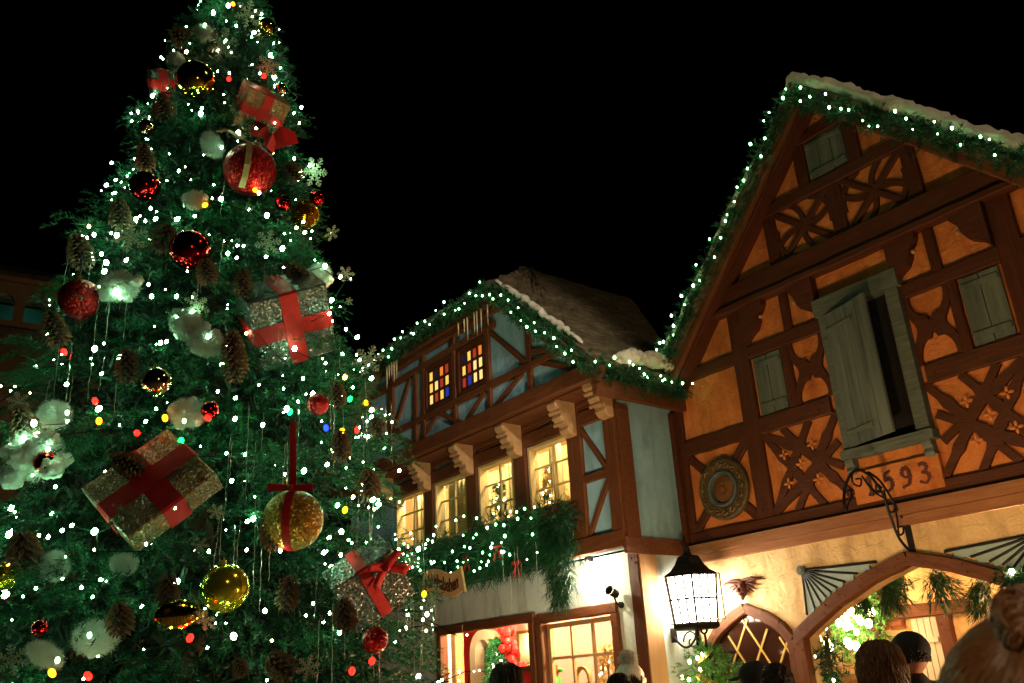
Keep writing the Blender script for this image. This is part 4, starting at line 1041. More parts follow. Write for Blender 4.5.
# hanging clear icicle strands -------------------------------------------------
def strand_mesh(L):
    b = MB(); pts = []; n = 14
    for k in range(n + 1): pts.append((.003 * math.sin(k * 1.3), .003 * math.cos(k * 1.7), -L * k / n))
    b.tube(pts, [.0016 + .0016 * math.sin(k * 2.1) ** 2 for k in range(n)] + [.0006], 5); return b.mesh('icicle_strand', M['tinsel'])
SM = [strand_mesh(l) for l in (.3, .45, .65)]
zones = [((300, 520), (480, 640), 'among the lower right boughs', 26), ((30, 130), (240, 400), 'down the left side of the tree', 20), ((195, 300), (400, 560), 'in the middle of the tree around the gold ball', 18), ((330, 400), (330, 460), 'on the right edge beside the blue house', 12), ((200, 320), (70, 280), 'in the upper part of the tree', 10), ((400, 460), (560, 620), 'near the hanging name board', 8)]
for (xa, xb), (ya, yb), lab, n in zones:
    for k in range(n):
        px, py = random.uniform(xa, xb), random.uniform(ya, yb); p = tree_pt(px, py, 1.03)
        if math.hypot(p.x - AX, p.y - AY) > RZ(p.z) * 1.12: continue
        tag(inst('icicle_strand', random.choice(SM), None, p, (random.uniform(-.05, .05), random.uniform(-.05, .05), random.random() * 6), 1), f'thin clear icicle strand hanging {lab}', 'icicle', 'icicle strands ' + lab)
# ================================================================== garlands with lights
def garland(lab, pts, rad, dens, nl, nw, nbulb, bulb, br, sag=.15, twig=.16, group='lit pine garlands on the houses', mat='pine', name='pine_garland', side=None):
    """pts are (u, w, z) in the facade frame"""
    P_ = [Vector((u, -w, z)) for u, w, z in pts]
    t = thing(name, lab, 'garland', OO.tolist(), ANG, group)
    seg = [(P_[i + 1] - P_[i]).length for i in range(len(P_) - 1)]; tot = sum(seg)
    def at(s):
        for i, l in enumerate(seg):
            if s <= l or i == len(seg) - 1: return P_[i].lerp(P_[i + 1], min(1, s / l)), (P_[i + 1] - P_[i]).normalized()
            s -= l
    n = int(tot * dens); pos = []; dr_ = []
    for k in range(n):
        p, d = at(random.uniform(0, tot)); v = Vector((random.gauss(0, 1), random.gauss(0, 1), random.gauss(0, 1) - .2)).normalized()
        pos.append(p + v * rad * random.uniform(.1, .55)); dr_.append(v * 1.0 + d * random.uniform(-.6, .6) + Vector((0, 0, -sag)))
    inst('foliage', tri_mesh('foliage', sprays(np.array([tuple(x) for x in pos]), np.array([tuple(x) for x in dr_]), twig * (.6 + .8 * RNG.random(n)), 22, nl, nw, .8, sag), M[mat]), t)
    b = MB(); b.tube(P_, rad * .22, 8); b.build('core', M['bark'], t)
    for k in range(nbulb):
        p, d = at(tot * (k + random.uniform(.1, .9)) / nbulb)
        a = random.uniform(0, 2 * PI); x = d.cross(Vector((0, 1, .3))).normalized(); f_ = Vector((0, -1, 0)) if side is None else Vector(side)
        p = p + x * rad * random.uniform(-.95, .95) + f_ * rad * random.uniform(.75, 1.15)
        inst('bulb', bulb, t, p, (0, 0, 0), br * random.uniform(.6, 1.25))
    return t
garland('lit pine garland along the left slope of the ochre gable', [(.18, .56, 6.12), (1.0, .56, 6.98), (2.0, .56, 8.02), (2.9, .56, 8.96), (3.5, .56, 9.58)], .145, 120, .062, .012, 27, RB_, .016)
garland('lit pine garland along the right slope of the ochre gable', [(3.5, .56, 9.62), (4.2, .56, 8.98), (5.0, .56, 8.16), (6.0, .56, 7.16), (7.0, .56, 6.12)], .16, 140, .062, .012, 28, RB_, .015)
garland('lit pine garland along the front eave and right slope of the blue house roof', [(-6.7, 2.16, 8.22), (-5.5, 2.18, 8.25), (-4, 2.18, 8.3), (-2.6, 2.18, 8.33), (-2.05, 2.18, 8.3), (-1.3, 2.18, 7.62), (-.4, 2.18, 6.8), (.36, 2.18, 6.1)], .155, 140, .062, .012, 42, RB_, .017)
garland('lit pine garland along the side eave of the blue house beside the ochre wall', [(.40, 2.1, 6.08), (.44, 1.4, 6.02), (.44, .7, 5.98), (.42, .12, 5.95)], .15, 150, .062, .012, 15, RB_, .016, side=(1, -.3, .2))
garland('lit pine garland in the corner at the foot of the ochre gable slope', [(.30, .45, 6.0), (.36, .5, 6.35), (.62, .54, 6.66)], .16, 130, .08, .012, 7, RB_, .016)

# the thick window garland under the lit windows
wg = garland('thick drooping pine garland with red bows under the lit windows of the blue house', [(-6.0, 1.65, 3.9), (-5.0, 1.68, 3.98), (-4.0, 1.68, 4.02), (-3.0, 1.68, 4.05), (-2.0, 1.68, 4.10), (-1.2, 1.66, 4.18)], .46, 230, .17, .013, 48, RB_, .017, .55, .30, group=None)
pos = []; dr_ = []
for k in range(360):
    u = random.uniform(-5.8, -1.0); pos.append((u, -1.62 - random.random() * .2, 4.0 - random.random() * .35)); dr_.append((random.gauss(0, .35), -.3, -1))
for k in range(150):
    s = random.random() ** 1.3; pos.append((-1.22 + random.gauss(0, .20) * (1 - s * .7), -1.66 + random.gauss(0, .06), 4.0 - .95 * s)); dr_.append((random.gauss(0, .42), -.2, -1))
inst('trailing_bough', tri_mesh('trailing_bough', sprays(np.array(pos), np.array(dr_), .34, 30, .20, .012, .55, .25), M['pine']), wg)
for k in range(26): inst('bulb', RB_, wg, (random.uniform(-5.4, -1.1), -2.02 - random.random() * .08, random.uniform(3.42, 3.95)), (0, 0, 0), .016 * random.uniform(.6, 1.2))
for (u, z) in ((-3.35, 3.72), (-2.45, 3.78), (-1.95, 3.45)):
    b = MB(); b.ball((0, 0, 0), .03, 12, (1.2, .6, 1))
    for sg in (-1, 1): b.ball((sg * .06, 0, .02), .05, 10, (1.1, .5, .7)); b.tube([(0, 0, 0), (sg * .05, 0, -.1), (sg * .09, 0, -.2)], [.012, .02, .016], 5)
    b.build('red_bow', M['red'], wg, True, loc=(u, -1.95, z))
for i in range(14):
    inst('icicle', SM[1], wg, (random.uniform(-4.9, -1.3), -2.0, random.uniform(3.3, 3.9)), (0, 0, i), 1.3)

# ================================================================== wall lantern
lp = P(693, 600, .6); DL = fthing('wall_lantern', 'big lit wall lantern with flared black roof and gridded glass on a scroll bracket', 'lantern', lp[0], .6, lp[1])
sc_ = mpp(world(lp[0], .6, lp[1])); Rr = 25 * sc_; HT = 22 * sc_
def hexa(r, z): return [(r * math.cos(k * PI / 3 + .25), r * math.sin(k * PI / 3 + .25), z) for k in range(6)]
b = MB(); v = []; prof = [(1.22, 1.0), (1.18, 1.08), (.90, 1.26), (.66, 1.55), (.50, 1.88), (.40, 1.95), (.2, 2.0), (.16, 2.12)]
for r, z in prof: v += hexa(r * Rr, z * HT)
n = len(prof); b.add(v, [tuple(range(5, -1, -1)), tuple(6 * (n - 1) + i for i in range(6))] + [(6 * i + k, 6 * i + (k + 1) % 6, 6 * i + 6 + (k + 1) % 6, 6 * i + 6 + k) for i in range(n - 1) for k in range(6)])
b.build('roof', M['iron'], DL)
b = MB(); b.ball((0, 0, 2.2 * HT), .14 * Rr, 10); b.lathe([(.07 * Rr, 2.25 * HT), (.1 * Rr, 2.36 * HT), (.01, 2.5 * HT)], 10); b.build('finial', M['iron'], DL)
b = MB(); v = []
prof = [(.92, -1.28), (1.02, -1.22), (1.02, -1.06), (.98, -1.0)]
for r, z in prof: v += hexa(r * Rr, z * HT)
b.add(v, [tuple(range(5, -1, -1)), tuple(18 + i for i in range(6))] + [(6 * i + k, 6 * i + (k + 1) % 6, 6 * i + 6 + (k + 1) % 6, 6 * i + 6 + k) for i in range(3) for k in range(6)]); b.build('base', M['iron'], DL)
lo = hexa(.95 * Rr, -1.0 * HT); hi = hexa(1.12 * Rr, 1.0 * HT)
for k in range(6):
    a0, a1, c0, c1 = [Vector(x) for x in (lo[k], lo[(k + 1) % 6], hi[k], hi[(k + 1) % 6])]
    b = MB(); q = .95; b.add([(x.x * q, x.y * q, x.z) for x in (a0, a1, c1, c0)], [(0, 1, 2, 3)]); b.build('pane', M['lamp'], DL)
    b = MB(); b.tube([a0, c0], .05 * Rr, 6); b.build('corner_bar', M['iron'], DL)
    b = MB()
    for s in (.33, .66): b.tube([a0.lerp(a1, s), c0.lerp(c1, s)], .042 * Rr, 5)
    b.tube([a0.lerp(c0, .5), a1.lerp(c1, .5)], .042 * Rr, 5); b.tube([c0, c1], .022 * Rr, 5); b.build('glazing_bar', M['iron'], DL)
# outer guard frames either side of the glass
for sx in (-1, 1):
    b = MB(); x0, x1 = sx * 1.12 * Rr, sx * 1.50 * Rr
    for (p0, p1) in (((x1, 0, -.95 * HT), (x1, 0, .98 * HT)), ((x0, 0, .98 * HT), (x1, 0, .98 * HT)), ((x0, 0, -.95 * HT), (x1, 0, -.95 * HT)), ((x0, 0, .1 * HT), (x1, 0, .1 * HT))): b.tube([p0, p1], .03 * Rr, 5)
    b.build('guard_frame', M['iron'], DL)
b = MB(); b.tube([(-lp[0], .0, -1.5 * HT)] + [(-lp[0] * (1 - t), 0, -1.5 * HT - .55 * HT * math.sin(t * PI) * .9) for t in [k / 10 for k in range(1, 10)]] + [(0, 0, -1.25 * HT)], .045 * Rr, 8)
b.tube([(0, 0, -1.25 * HT), (0, 0, -1.9 * HT)], .08 * Rr, 8); b.ball((0, 0, -1.95 * HT), .13 * Rr, 10)
b.tube([(-.16 * math.cos(a) * (1 - a / 9) - .12, 0, -1.75 * HT + .16 * math.sin(a) * (1 - a / 9)) for a in [k * .5 for k in range(16)]], .03 * Rr, 6)
b.build('scroll_arm', M['iron'], DL)
b = MB(); b.box(-lp[0], -lp[0] + .02, -.06, .06, -1.75 * HT, -1.1 * HT); b.build('wall_plate', M['iron'], DL)

# small spotlight on the blue ground floor wall, and the lit lamp under the jetty
sp = P(614, 598, 1.2); SP = fthing('wall_spotlight', 'small black spotlight on a bent arm above the shop window', 'spotlight', sp[0], 1.05, sp[1])
b = MB(); b.tube([(0, 0, -.10), (0, -.03, -.10)], .05, 12); b.build('wall_plate', M['iron'], SP)
b = MB(); b.tube([(0, -.03, -.10), (.0, -.10, -.08), (0, -.14, 0), (0, -.13, .05)], .014, 8); b.build('arm', M['iron'], SP)
b = MB(); b.lathe([(.03, -.10), (.06, -.08), (.065, .06), (.075, .10), (.06, .095), (.05, .03)], 14, Matrix.Translation((0, -.16, .08)) @ Euler((1.2, .5, 0)).to_matrix().to_4x4()); b.build('housing', M['iron'], SP)
JL = fthing('soffit_lamp', 'bright lamp under the jetty above the shop window', 'lamp', -1.0, 1.24, 3.40)
b = MB(); b.lathe([(.07, .06), (.075, 0), (.05, -.03)], 14); b.build('holder', M['iron'], JL)
b = MB(); b.ball((0, 0, -.05), .045, 12); b.build('lamp_bulb', emit('soffit_bulb', (1, .88, .62), 60), JL, True)
flamp('soffit_light', -1.0, 1.42, 3.18, 70, (1, .86, .58), .05)

# carved face ornament between lantern and arch
fc = P(745, 588, .0); FO = fthing('carved_face', 'dark red carved face with spread leaf wings above the pointed window', 'ornament', fc[0], .0, fc[1])
fm_ = mottled('oxblood_carving', (.045, .010, .006), (.11, .024, .014), 14, .55, .6, 40)
b = MB(); b.ball((0, -.09, -.02), .13, 16, (.8, .8, 1.15)); b.ball((0, -.20, -.04), .035, 8, (.8, 1, 1.3)); b.ball((-.045, -.185, .03), .026, 8); b.ball((.045, -.185, .03), .026, 8); b.ball((0, -.17, -.11), .045, 8, (1.2, .7, .6)); b.ball((0, -.11, -.17), .05, 8, (.9, .8, 1)); b.build('face', fm_, FO, True)
for s in (-1, 1):
    b = MB()
    for k in range(5):
        a = math.radians(8 - 19 * k); L = .42 - .055 * k
        b.tube([(s * .05, -.05, .08), (s * (.05 + L * .5 * math.cos(a)), -.08, .08 + L * .5 * math.sin(a)), (s * (.05 + L * math.cos(a)), -.03, .09 + L * math.sin(a))], [.035, .035, .006], 7, .5)
    b.tube([(0, -.06, .13), (s * .22, -.07, .15), (s * .50, -.03, .10)], [.03, .03, .008], 7); b.build('wing', fm_, FO, True)
FO.scale = (.80, .80, .80)

# round medallion
md = P(725, 489, .06); MD = fthing('medallion', 'round dark bronze medallion with raised rings on crossed timbers', 'medallion', md[0], .055, md[1])
def disc(name, prof, mat): b = MB(); b.lathe(prof, 40, Matrix.Rotation(PI / 2, 4, 'X')); return b.build(name, mat, MD)
disc('outer_rim', [(.47, 0), (.47, .05), (.44, .075), (.29, .06), (.28, 0)], M['bronze'])
disc('inner_ring', [(.278, 0), (.278, .085), (.25, .10), (.22, .085), (.21, .03), (.20, 0)], mottled('slate_blue_paint', (.05, .07, .075), (.10, .12, .12), 9))
disc('centre_plate', [(.199, .0), (.199, .04), (.10, .07), (.05, .06), (.045, .09), (.01, .10)], mottled('rust_paint', (.10, .04, .015), (.2, .09, .03), 9))
for k in range(16):
    a = k * PI / 8; b = MB(); r = .365
    b.tube([(r * math.cos(a) - .05 * math.sin(a), -.075, r * math.sin(a) + .05 * math.cos(a)), (1.1 * r * math.cos(a), -.085, 1.1 * r * math.sin(a)), (r * math.cos(a) + .05 * math.sin(a), -.075, r * math.sin(a) - .05 * math.cos(a)), (.9 * r * math.cos(a), -.08, .9 * r * math.sin(a))], .016, 6)
    b.build('relief_leaf', mottled('gilt_bronze', (.14, .08, .025), (.28, .17, .05), 14, .4, .5, 30, metallic=.5) if k == 0 else bpy.data.materials['gilt_bronze'], MD)

# wrought iron sign bracket
us = 3.6; SB = fthing('iron_sign_bracket', 'black wrought iron scroll bracket arching out from the wall over the arched passage', 'bracket', us, 0, 0)
def bp_(px): return [(0, -PW(x, y, us)[0], PW(x, y, us)[1]) for x, y in px]
def smooth(pts, n=6):
    P_ = [Vector(p) for p in pts]; out = []
    for i in range(len(P_) - 1):
        p0, p1, p2, p3 = P_[max(i - 1, 0)], P_[i], P_[i + 1], P_[min(i + 2, len(P_) - 1)]
        for k in range(n):
            t = k / n; out.append(.5 * ((2 * p1) + (p2 - p0) * t + (2 * p0 - 5 * p1 + 4 * p2 - p3) * t * t + (3 * p1 - p0 - 3 * p2 + p3) * t ** 3))
    out.append(P_[-1]); return out
def irn(name, px, r): b = MB(); b.tube(smooth(bp_(px)), r, 7); return b.build(name, M['iron'], SB)
irn('arch_bar', [(911, 552), (899, 538), (890, 515), (883, 495), (872, 478), (860, 470), (851, 474), (845, 488), (844, 502), (846, 511)], .018)
irn('inner_bar', [(911, 530), (900, 514), (890, 496), (879, 480), (868, 472)], .015)
irn('scroll', [(884, 498), (872, 490), (862, 476), (866, 482), (878, 494)], .012)
irn('scroll', [(852, 474), (853, 483), (860, 486), (861, 479), (856, 479)], .012)
irn('scroll', [(846, 492), (851, 490), (851, 498), (848, 505), (847, 511)], .012)
irn('scroll', [(872, 477), (877, 484), (880, 492), (876, 489), (877, 484), (882, 488)], .012)
irn('scroll', [(893, 500), (897, 518), (899, 534), (903, 533), (903, 527), (899, 527)], .012)
irn('scroll', [(884, 490), (888, 508), (893, 512), (896, 505)], .012)
w1, z1 = PW(910, 520, us); b = MB(); b.box(-.035, .035, -.035, .0, 2.93, 3.235); b.build('wall_bar', M['iron'], SB)
b = MB(); b.ball((0, -.03, 2.90), .05, 10); b.build('drop', M['iron'], SB)

# hanging name board beside the tree
bu0, bz0 = P(426, 578, 2.3); bu1, bz1 = P(460, 588, 2.3)
NB = fthing('name_board', 'tan ribbon shaped board with dark lettering hanging right of the tree', 'sign', (bu0 + bu1) / 2, 2.3, (bz0 + bz1) / 2)
Wd = (bu1 - bu0) * 1.12; Ht = .40
b = MB(); n = 14; top = []; bot = []
for k in range(n + 1):
    t = k / n; u = -Wd / 2 + Wd * t; y = .07 * math.sin(t * 2 * PI); top.append((u, Ht / 2 + y)); bot.append((u, -Ht / 2 + y))
b.prism(top + [(Wd / 2 + .10, -Ht / 2 - .02)] + bot[::-1] + [(-Wd / 2 - .06, 0)], -.02, .02)
b.build('board', mottled('tan_sign_paint', (.42, .27, .11), (.56, .38, .17), 5), NB)
fc_ = bpy.data.curves.new('lettering', 'FONT'); fc_.body = 'Mallahabehen'; fc_.size = .25; fc_.align_x = 'CENTER'; fc_.align_y = 'CENTER'; fc_.extrude = .004; fc_.offset = .006
fo = bpy.data.objects.new('lettering_src', fc_); put(fo); bpy.context.view_layer.update()
me = bpy.data.meshes.new_from_object(fo.evaluated_get(bpy.context.evaluated_depsgraph_get())); bpy.data.objects.remove(fo)
wx = max(v.co.x for v in me.vertices) - min(v.co.x for v in me.vertices)
for v in me.vertices:
    v.co.x *= Wd * .88 / wx; v.co.y *= 1.25; v.co.y += .07 * math.sin((v.co.x / Wd + .5) * 2 * PI)
me.materials.clear(); me.materials.append(plain('dark_red_brown_ink', (.07, .02, .012), .6)); me.name = 'lettering'
inst('lettering', me, NB, (0, -.026, -.01), (PI / 2, 0, 0))
b = MB()
for s in (-.6, .6): b.tube([(s, 0, Ht / 2), (s, .4, 1.2)], .008, 6)
b.build('hanger', M['iron'], NB)

# garland swag with gold ribbon on an iron hook in front of the pointed window
sx, sz = P(711, 668, .62); SW = fthing('festive_swag', 'green leafy swag with gold ribbon on an iron hook below the lantern', 'swag', sx, .62, sz)
pos = RNG.normal(size=(520, 3)) * np.array((.20, .13, .30)); keep = pos[:, 2] < .34 - np.abs(pos[:, 0]) * .9; pos = pos[keep]
inst('foliage', tri_mesh('foliage', sprays(pos, pos + RNG.normal(size=pos.shape) * .15, .10, 14, .07, .016, .8), foliage('broad_garland_leaves', (.02, .10, .02), (.06, .22, .04), (.12, .34, .07))), SW)
b = MB(); v = []
for k in range(26):
    t = k / 25; a = t * 9; r = .12 + .16 * t; x, y, z = r * math.cos(a), -.05 - r * .8 * abs(math.sin(a)), .30 - .75 * t; v += [(x, y, z), (x, y - .02, z - .08)]
b.add(v, [(2 * k, 2 * k + 1, 2 * k + 3, 2 * k + 2) for k in range(25)]); b.build('gold_ribbon', plain('gold_lame', (.62, .42, .10), .3, .8), SW)
for k in range(14): inst('bulb', BW, SW, (random.gauss(0, .16), -.16 - random.random() * .12, random.uniform(-.4, .2)), (0, 0, 0), .022)
b = MB(); b.tube([(-.02, -.02, .2), (-.03, 0, .40), (-.04, 0, .46)] + [(-.04 + .06 * math.sin(a), 0, .53 - .07 * math.cos(a)) for a in [k * .6 for k in range(11)]], .017, 7); b.tube([(0, 0, .3), (0, .3, .2), (0, .62, .2)], .014, 6); b.build('hook', M['iron'], SW)
b = MB(); b.tube([(0, 0, -1.2), (0, 0, .25)], .02, 8); b.build('stem', M['iron'], SW)

# ================================================================== inside the arched passage
def pine_tuft(px, py, w, L, lab, down=(0, -.2, -1), n=52, spread=.34):
    u, z = P(px, py, w); t = thing('pine_bough', lab, 'pine bough', OO.tolist(), ANG, group='pine boughs in the arched passage')
    pos = np.array([(u + random.gauss(0, .04), -w + random.gauss(0, .04), z + random.gauss(0, .04)) for k in range(n)]); d = np.array(down) + RNG.normal(size=(n, 3)) * spread
    inst('needles', tri_mesh('needles', sprays(pos, d, L, 26, L * .42, .009, .32, .2), M['pine']), t)
    b = MB(); b.tube([(u, -w, z), (u + down[0] * L * .5, -w + down[1] * L * .5, z + down[2] * L * .5)], .018, 6); b.build('twig', M['bark'], t); return t
pine_tuft(886, 582, -.45, .34, 'pine bough hanging right of the plank shutter in the passage', (.25, -.1, -1))
pine_tuft(864, 597, -.5, .22, 'pine bough hanging over the bright wreath in the passage', (-.2, -.1, -.6))
pine_tuft(935, 575, -.5, .34, 'pine bough under the crown of the arch', (.4, -.1, -.8)); pine_tuft(982, 582, -.5, .34, 'pine bough right of the arch crown above the big head of hair', (-.2, -.1, -1))
pine_tuft(900, 575, -.6, .24, 'small pine bough left of the arch crown', (-.6, 0, -.5)); pine_tuft(1010, 570, .35, .30, 'pine bough with green lit bulb at the right border', (.2, -.3, -.8))
gl = garland('dense pine garland hanging down the left jamb inside the arched passage', [(1.98, -.25, 2.05), (1.95, -.25, 1.5), (1.95, -.25, .4)], .15, 120, .12, .012, 5, BW, .018, .4, .22, group=None)
inst('bulb', BW, thing('light_bulb', 'bright yellow green bulb in the pine bough at the right border', 'light bulb', world(*[P(1012, 572, .42)[0], .42, P(1012, 572, .42)[1]])), (0, 0, 0), (0, 0, 0), .03)
# bright wreath of lamps on the passage wall
wu, wz = P(850, 614, -1.8); WR = fthing('lit_wreath', 'dazzling wreath of leaves and warm lamps inside the arched passage', 'wreath', wu, -1.8, wz)
pos = []; 
for k in range(420):
    a = random.random() * 2 * PI; r = random.uniform(.1, .55); pos.append((r * math.cos(a), random.gauss(0, .12), r * math.sin(a) * 1.1))
inst('foliage', tri_mesh('foliage', sprays(np.array(pos), np.array(pos) + RNG.normal(size=(420, 3)) * .2, .16, 12, .09, .022, .8), bpy.data.materials['broad_garland_leaves']), WR)
wb = bulb_mesh('lamp_bulb', emit('wreath_lamp', (1, .80, .42), 34), 10)
for k in range(46):
    a = random.random() * 2 * PI; r = .5 * math.sqrt(random.random()); inst('lamp_bulb', wb, WR, (r * math.cos(a), -.22 - random.random() * .12, 1.15 * r * math.sin(a)), (0, 0, 0), random.uniform(.03, .055))
b = MB(); b.tube([(.5 * math.cos(a), .02, .5 * math.sin(a)) for a in [k * PI / 12 for k in range(25)]], .03, 6); b.tube([(0, .02, -.5), (0, .02, -wz)], .03, 6); b.build('hoop', M['bark'], WR)
tb_u, tb_z = P(835, 668, -1.7); SHF = fthing('display_shelf', 'bright shelf of goods below the dazzling wreath in the passage', 'shelf', tb_u, -1.7, 0)
b = MB()
for z in (.5, tb_z - .25, tb_z): b.box(-.7, .9, -.2, .2, z - .03, z)
b.build('board', M['carved'], SHF)
b = MB()
for x in (-.68, .88): b.box(x - .03, x + .03, -.19, .19, 0, tb_z - .031)
b.build('upright', M['carved'], SHF)
flamp('passage_light', wu + .4, -1.2, wz + .1, 110, (1, .62, .26), .12); flamp('passage_light', 4.4, -1.0, 2.95, 200, (1, .54, .22), .12)

# ================================================================== in the shop
TU, TZ = P(499, 668, -.4); ST = fthing('shop_fir', 'small decorated fir seen through the shop doorway', 'christmas tree', TU, -.4, 0)
n = 700; q = RNG.random(n); h = .4 + 2.2 * q; rr = .55 * (1 - q) * np.sqrt(RNG.random(n)); a = RNG.random(n) * 6.28
pos = np.stack([rr * np.cos(a), rr * np.sin(a), h], 1); d = np.stack([np.cos(a), np.sin(a), -.3 + 0 * a], 1)
inst('crown', tri_mesh('crown', sprays(pos, d, .2, 14, .08, .02, .8), M['needle']), ST); b = MB(); b.tube([(0, 0, 0), (0, 0, 2.5)], .05, 8); b.build('trunk', M['bark'], ST)
for k in range(26):
    t = random.random(); a = random.random() * 6.28; r = .62 * (1 - t); inst('bulb', BW, ST, (r * math.cos(a), r * math.sin(a), .4 + 2.1 * t), (0, 0, 0), .018)
RU, RZ_ = P(509, 656, -.35); PG = fthing('poinsettia_garland', 'red poinsettia garland right of the small shop fir', 'garland', RU, -.35, RZ_)
b = MB()
for k in range(60):
    t = random.random(); c = Vector((random.gauss(0, .10) + .25 * t, random.gauss(0, .06), .55 - 1.3 * t)); b.ball(c, random.uniform(.06, .11), 8, (1, .5, 1))
b.build('petal_mass', M['red'], PG)
PU, PZ = P(525, 648, -.83); PF = fthing('picture_frame', 'gold framed picture on the rose wall inside the shop', 'picture', PU, -.895, PZ)
b = MB(); b.box(-.26, .26, -.05, 0, -.34, .34); b.build('frame', M['brass'], PF); b = MB(); b.box(-.20, .20, -.056, -.051, -.28, .28); b.build('picture_sheet', mottled('pale_print', (.6, .5, .3), (.8, .72, .5), 6), PF)
CU, CZ = P(524, 668, .2); CT = fthing('shop_counter', 'gold topped counter inside the shop doorway', 'counter', CU, .2, 0)
b = MB(); b.box(-.5, .6, -.3, .3, CZ - .06, CZ + .02); b.build('top', M['brass'], CT); b = MB(); b.box(-.45, .55, -.26, .26, 0, CZ - .061); b.build('body', rd, CT)
AU, AZ = P(487, 660, -.65); AC = fthing('plaster_arch', 'white plaster archway glowing inside the shop doorway', 'archway', AU, -.65, 0)
b = MB(); w_ = .36; pts = [(-w_, 0)] + [(-w_ * math.cos(a), AZ + .15 + w_ * math.sin(a)) for a in [k * PI / 12 for k in range(13)]] + [(w_, 0)]
b.strip(pts, .20, -.12, .12); b.build('arch_ring', mottled('white_plaster', (.7, .62, .48), (.8, .72, .58), 3), AC)
flamp('shop_light', -4.9, .1, 2.8, 300, (1, .70, .36), .1); flamp('shop_light', -3.4, .2, 2.8, 240, (1, .72, .38), .1); flamp('shop_light', -1.5, .3, 2.7, 480, (1, .76, .42), .1)
# goods behind the shop window
GU, GZ = P(607, 655, .3); GT = fthing('tabletop_fir', 'small gold decorated fir in the right pane of the shop window', 'christmas tree', GU, .3, 0)
n = 300; q = RNG.random(n); h = 1.2 + 1.0 * q; rr = .32 * (1 - q) * np.sqrt(RNG.random(n)); a = RNG.random(n) * 6.28
inst('crown', tri_mesh('crown', sprays(np.stack([rr * np.cos(a), rr * np.sin(a), h], 1), np.stack([np.cos(a), np.sin(a), -.3 + 0 * a], 1), .12, 14, .05, .014, .8), mottled('gold_foil', (.3, .16, .03), (.5, .3, .07), 9, .4)), GT)
b = MB(); b.box(-.3, .3, -.25, .25, 0, 1.15); b.tube([(0, 0, 1.15), (0, 0, 2.15)], .02, 6); b.build('stand', M['timber2'], GT)
for k in range(14): t = random.random(); a = random.random() * 6.28; r = .34 * (1 - t); inst('bulb', BW, GT, (r * math.cos(a), r * math.sin(a), 1.25 + .9 * t), (0, 0, 0), .016)
HU, HZ = P(583, 678, .4); HB = fthing('mirror_stand', 'round topped pale ornament in the middle pane of the shop window', 'ornament', HU, .4, 0)
b = MB(); b.strip([(-.16, 1.0)] + [(-.16 * math.cos(a), HZ + .16 * math.sin(a)) for a in [k * PI / 10 for k in range(11)]] + [(.16, 1.0)], .05, -.03, .03); b.build('hoop', M['carved'], HB); b = MB(); b.box(-.25, .25, -.2, .2, 0, 1.0); b.build('pedestal', M['timber2'], HB)
EU, EZ = P(556, 678, .4); EL_ = fthing('green_figure_stand', 'green and red decoration in the left pane of the shop window', 'ornament', EU, .4, 0)
b = MB(); b.ball((0, 0, EZ - .1), .12, 12, (.8, .8, 1.4)); b.ball((.12, 0, EZ + .12), .06, 10, (1.4, .6, .6)); b.build('green_body', plain('apple_green', (.05, .45, .08), .4), EL_, True); b = MB(); b.ball((-.02, -.02, EZ + .1), .09, 10); b.build('red_cap', M['red'], EL_, True); b = MB(); b.tube([(0, 0, 0), (0, 0, EZ - .2)], .06, 8); b.build('post', M['timber2'], EL_)

# ================================================================== far tower at the left border
r_ = ray(22, 330); TP = CAMP + r_ * (30 / math.hypot(r_[0], r_[1])); tz = TP[2]; tm = mpp(TP)
BT = thing('belfry', 'dim brown belfry with arched openings far behind the tree at the left border', 'tower', (TP[0], TP[1], 0), math.atan2(TP[1], TP[0]) - PI / 2)
tw = mottled('dim_brown_stucco', (.15, .085, .045), (.24, .14, .08), 1.5, .9)
W_ = .90; zf = tz + .25; zt = zf + 1.35
for k in range(-3, 3):
    b = MB(); x0 = k * W_ - .18; hw = (W_ - .30) / 2; xc = x0 + W_ / 2
    pts = [(xc - hw, zf), (xc - W_ / 2, zf), (xc - W_ / 2, zt), (xc + W_ / 2, zt), (xc + W_ / 2, zf), (xc + hw, zf), (xc + hw, zf + .65)] + [(xc + hw * math.cos(a), zf + .65 + hw * math.sin(a)) for a in [i * PI / 10 for i in range(1, 10)]] + [(xc - hw, zf + .65)]
    b.prism(pts, -.25, 0); b.build('arch_bay', tw, BT)
b = MB(); b.fbox(-3.2, 2.5, -.35, .12, zt, zt + .16); b.fbox(-3.2, 2.5, -.35, .10, zf - .2, zf); b.build('cornice', tw, BT)
b = MB(); b.fbox(-3.1, 2.4, -2.2, -2.0, zf, zt); b.build('teal_wall', plain('teal_paint', (.02, .16, .13), .8), BT)
b = MB(); b.fbox(-3.1, 2.4, -2.2, -.3, 0, zf - .2); b.build('tower_body', tw, BT)
b = MB(); b.add([(-3.3, -.5, zt + .16), (2.6, -.5, zt + .16), (2.6, 2.8, zt + .16), (-3.3, 2.8, zt + .16), (-.3, 1.1, zt + 1.1)], [(0, 1, 4), (1, 2, 4), (2, 3, 4), (3, 0, 4), (3, 2, 1, 0)]); b.build('roof', M['roof'], BT)
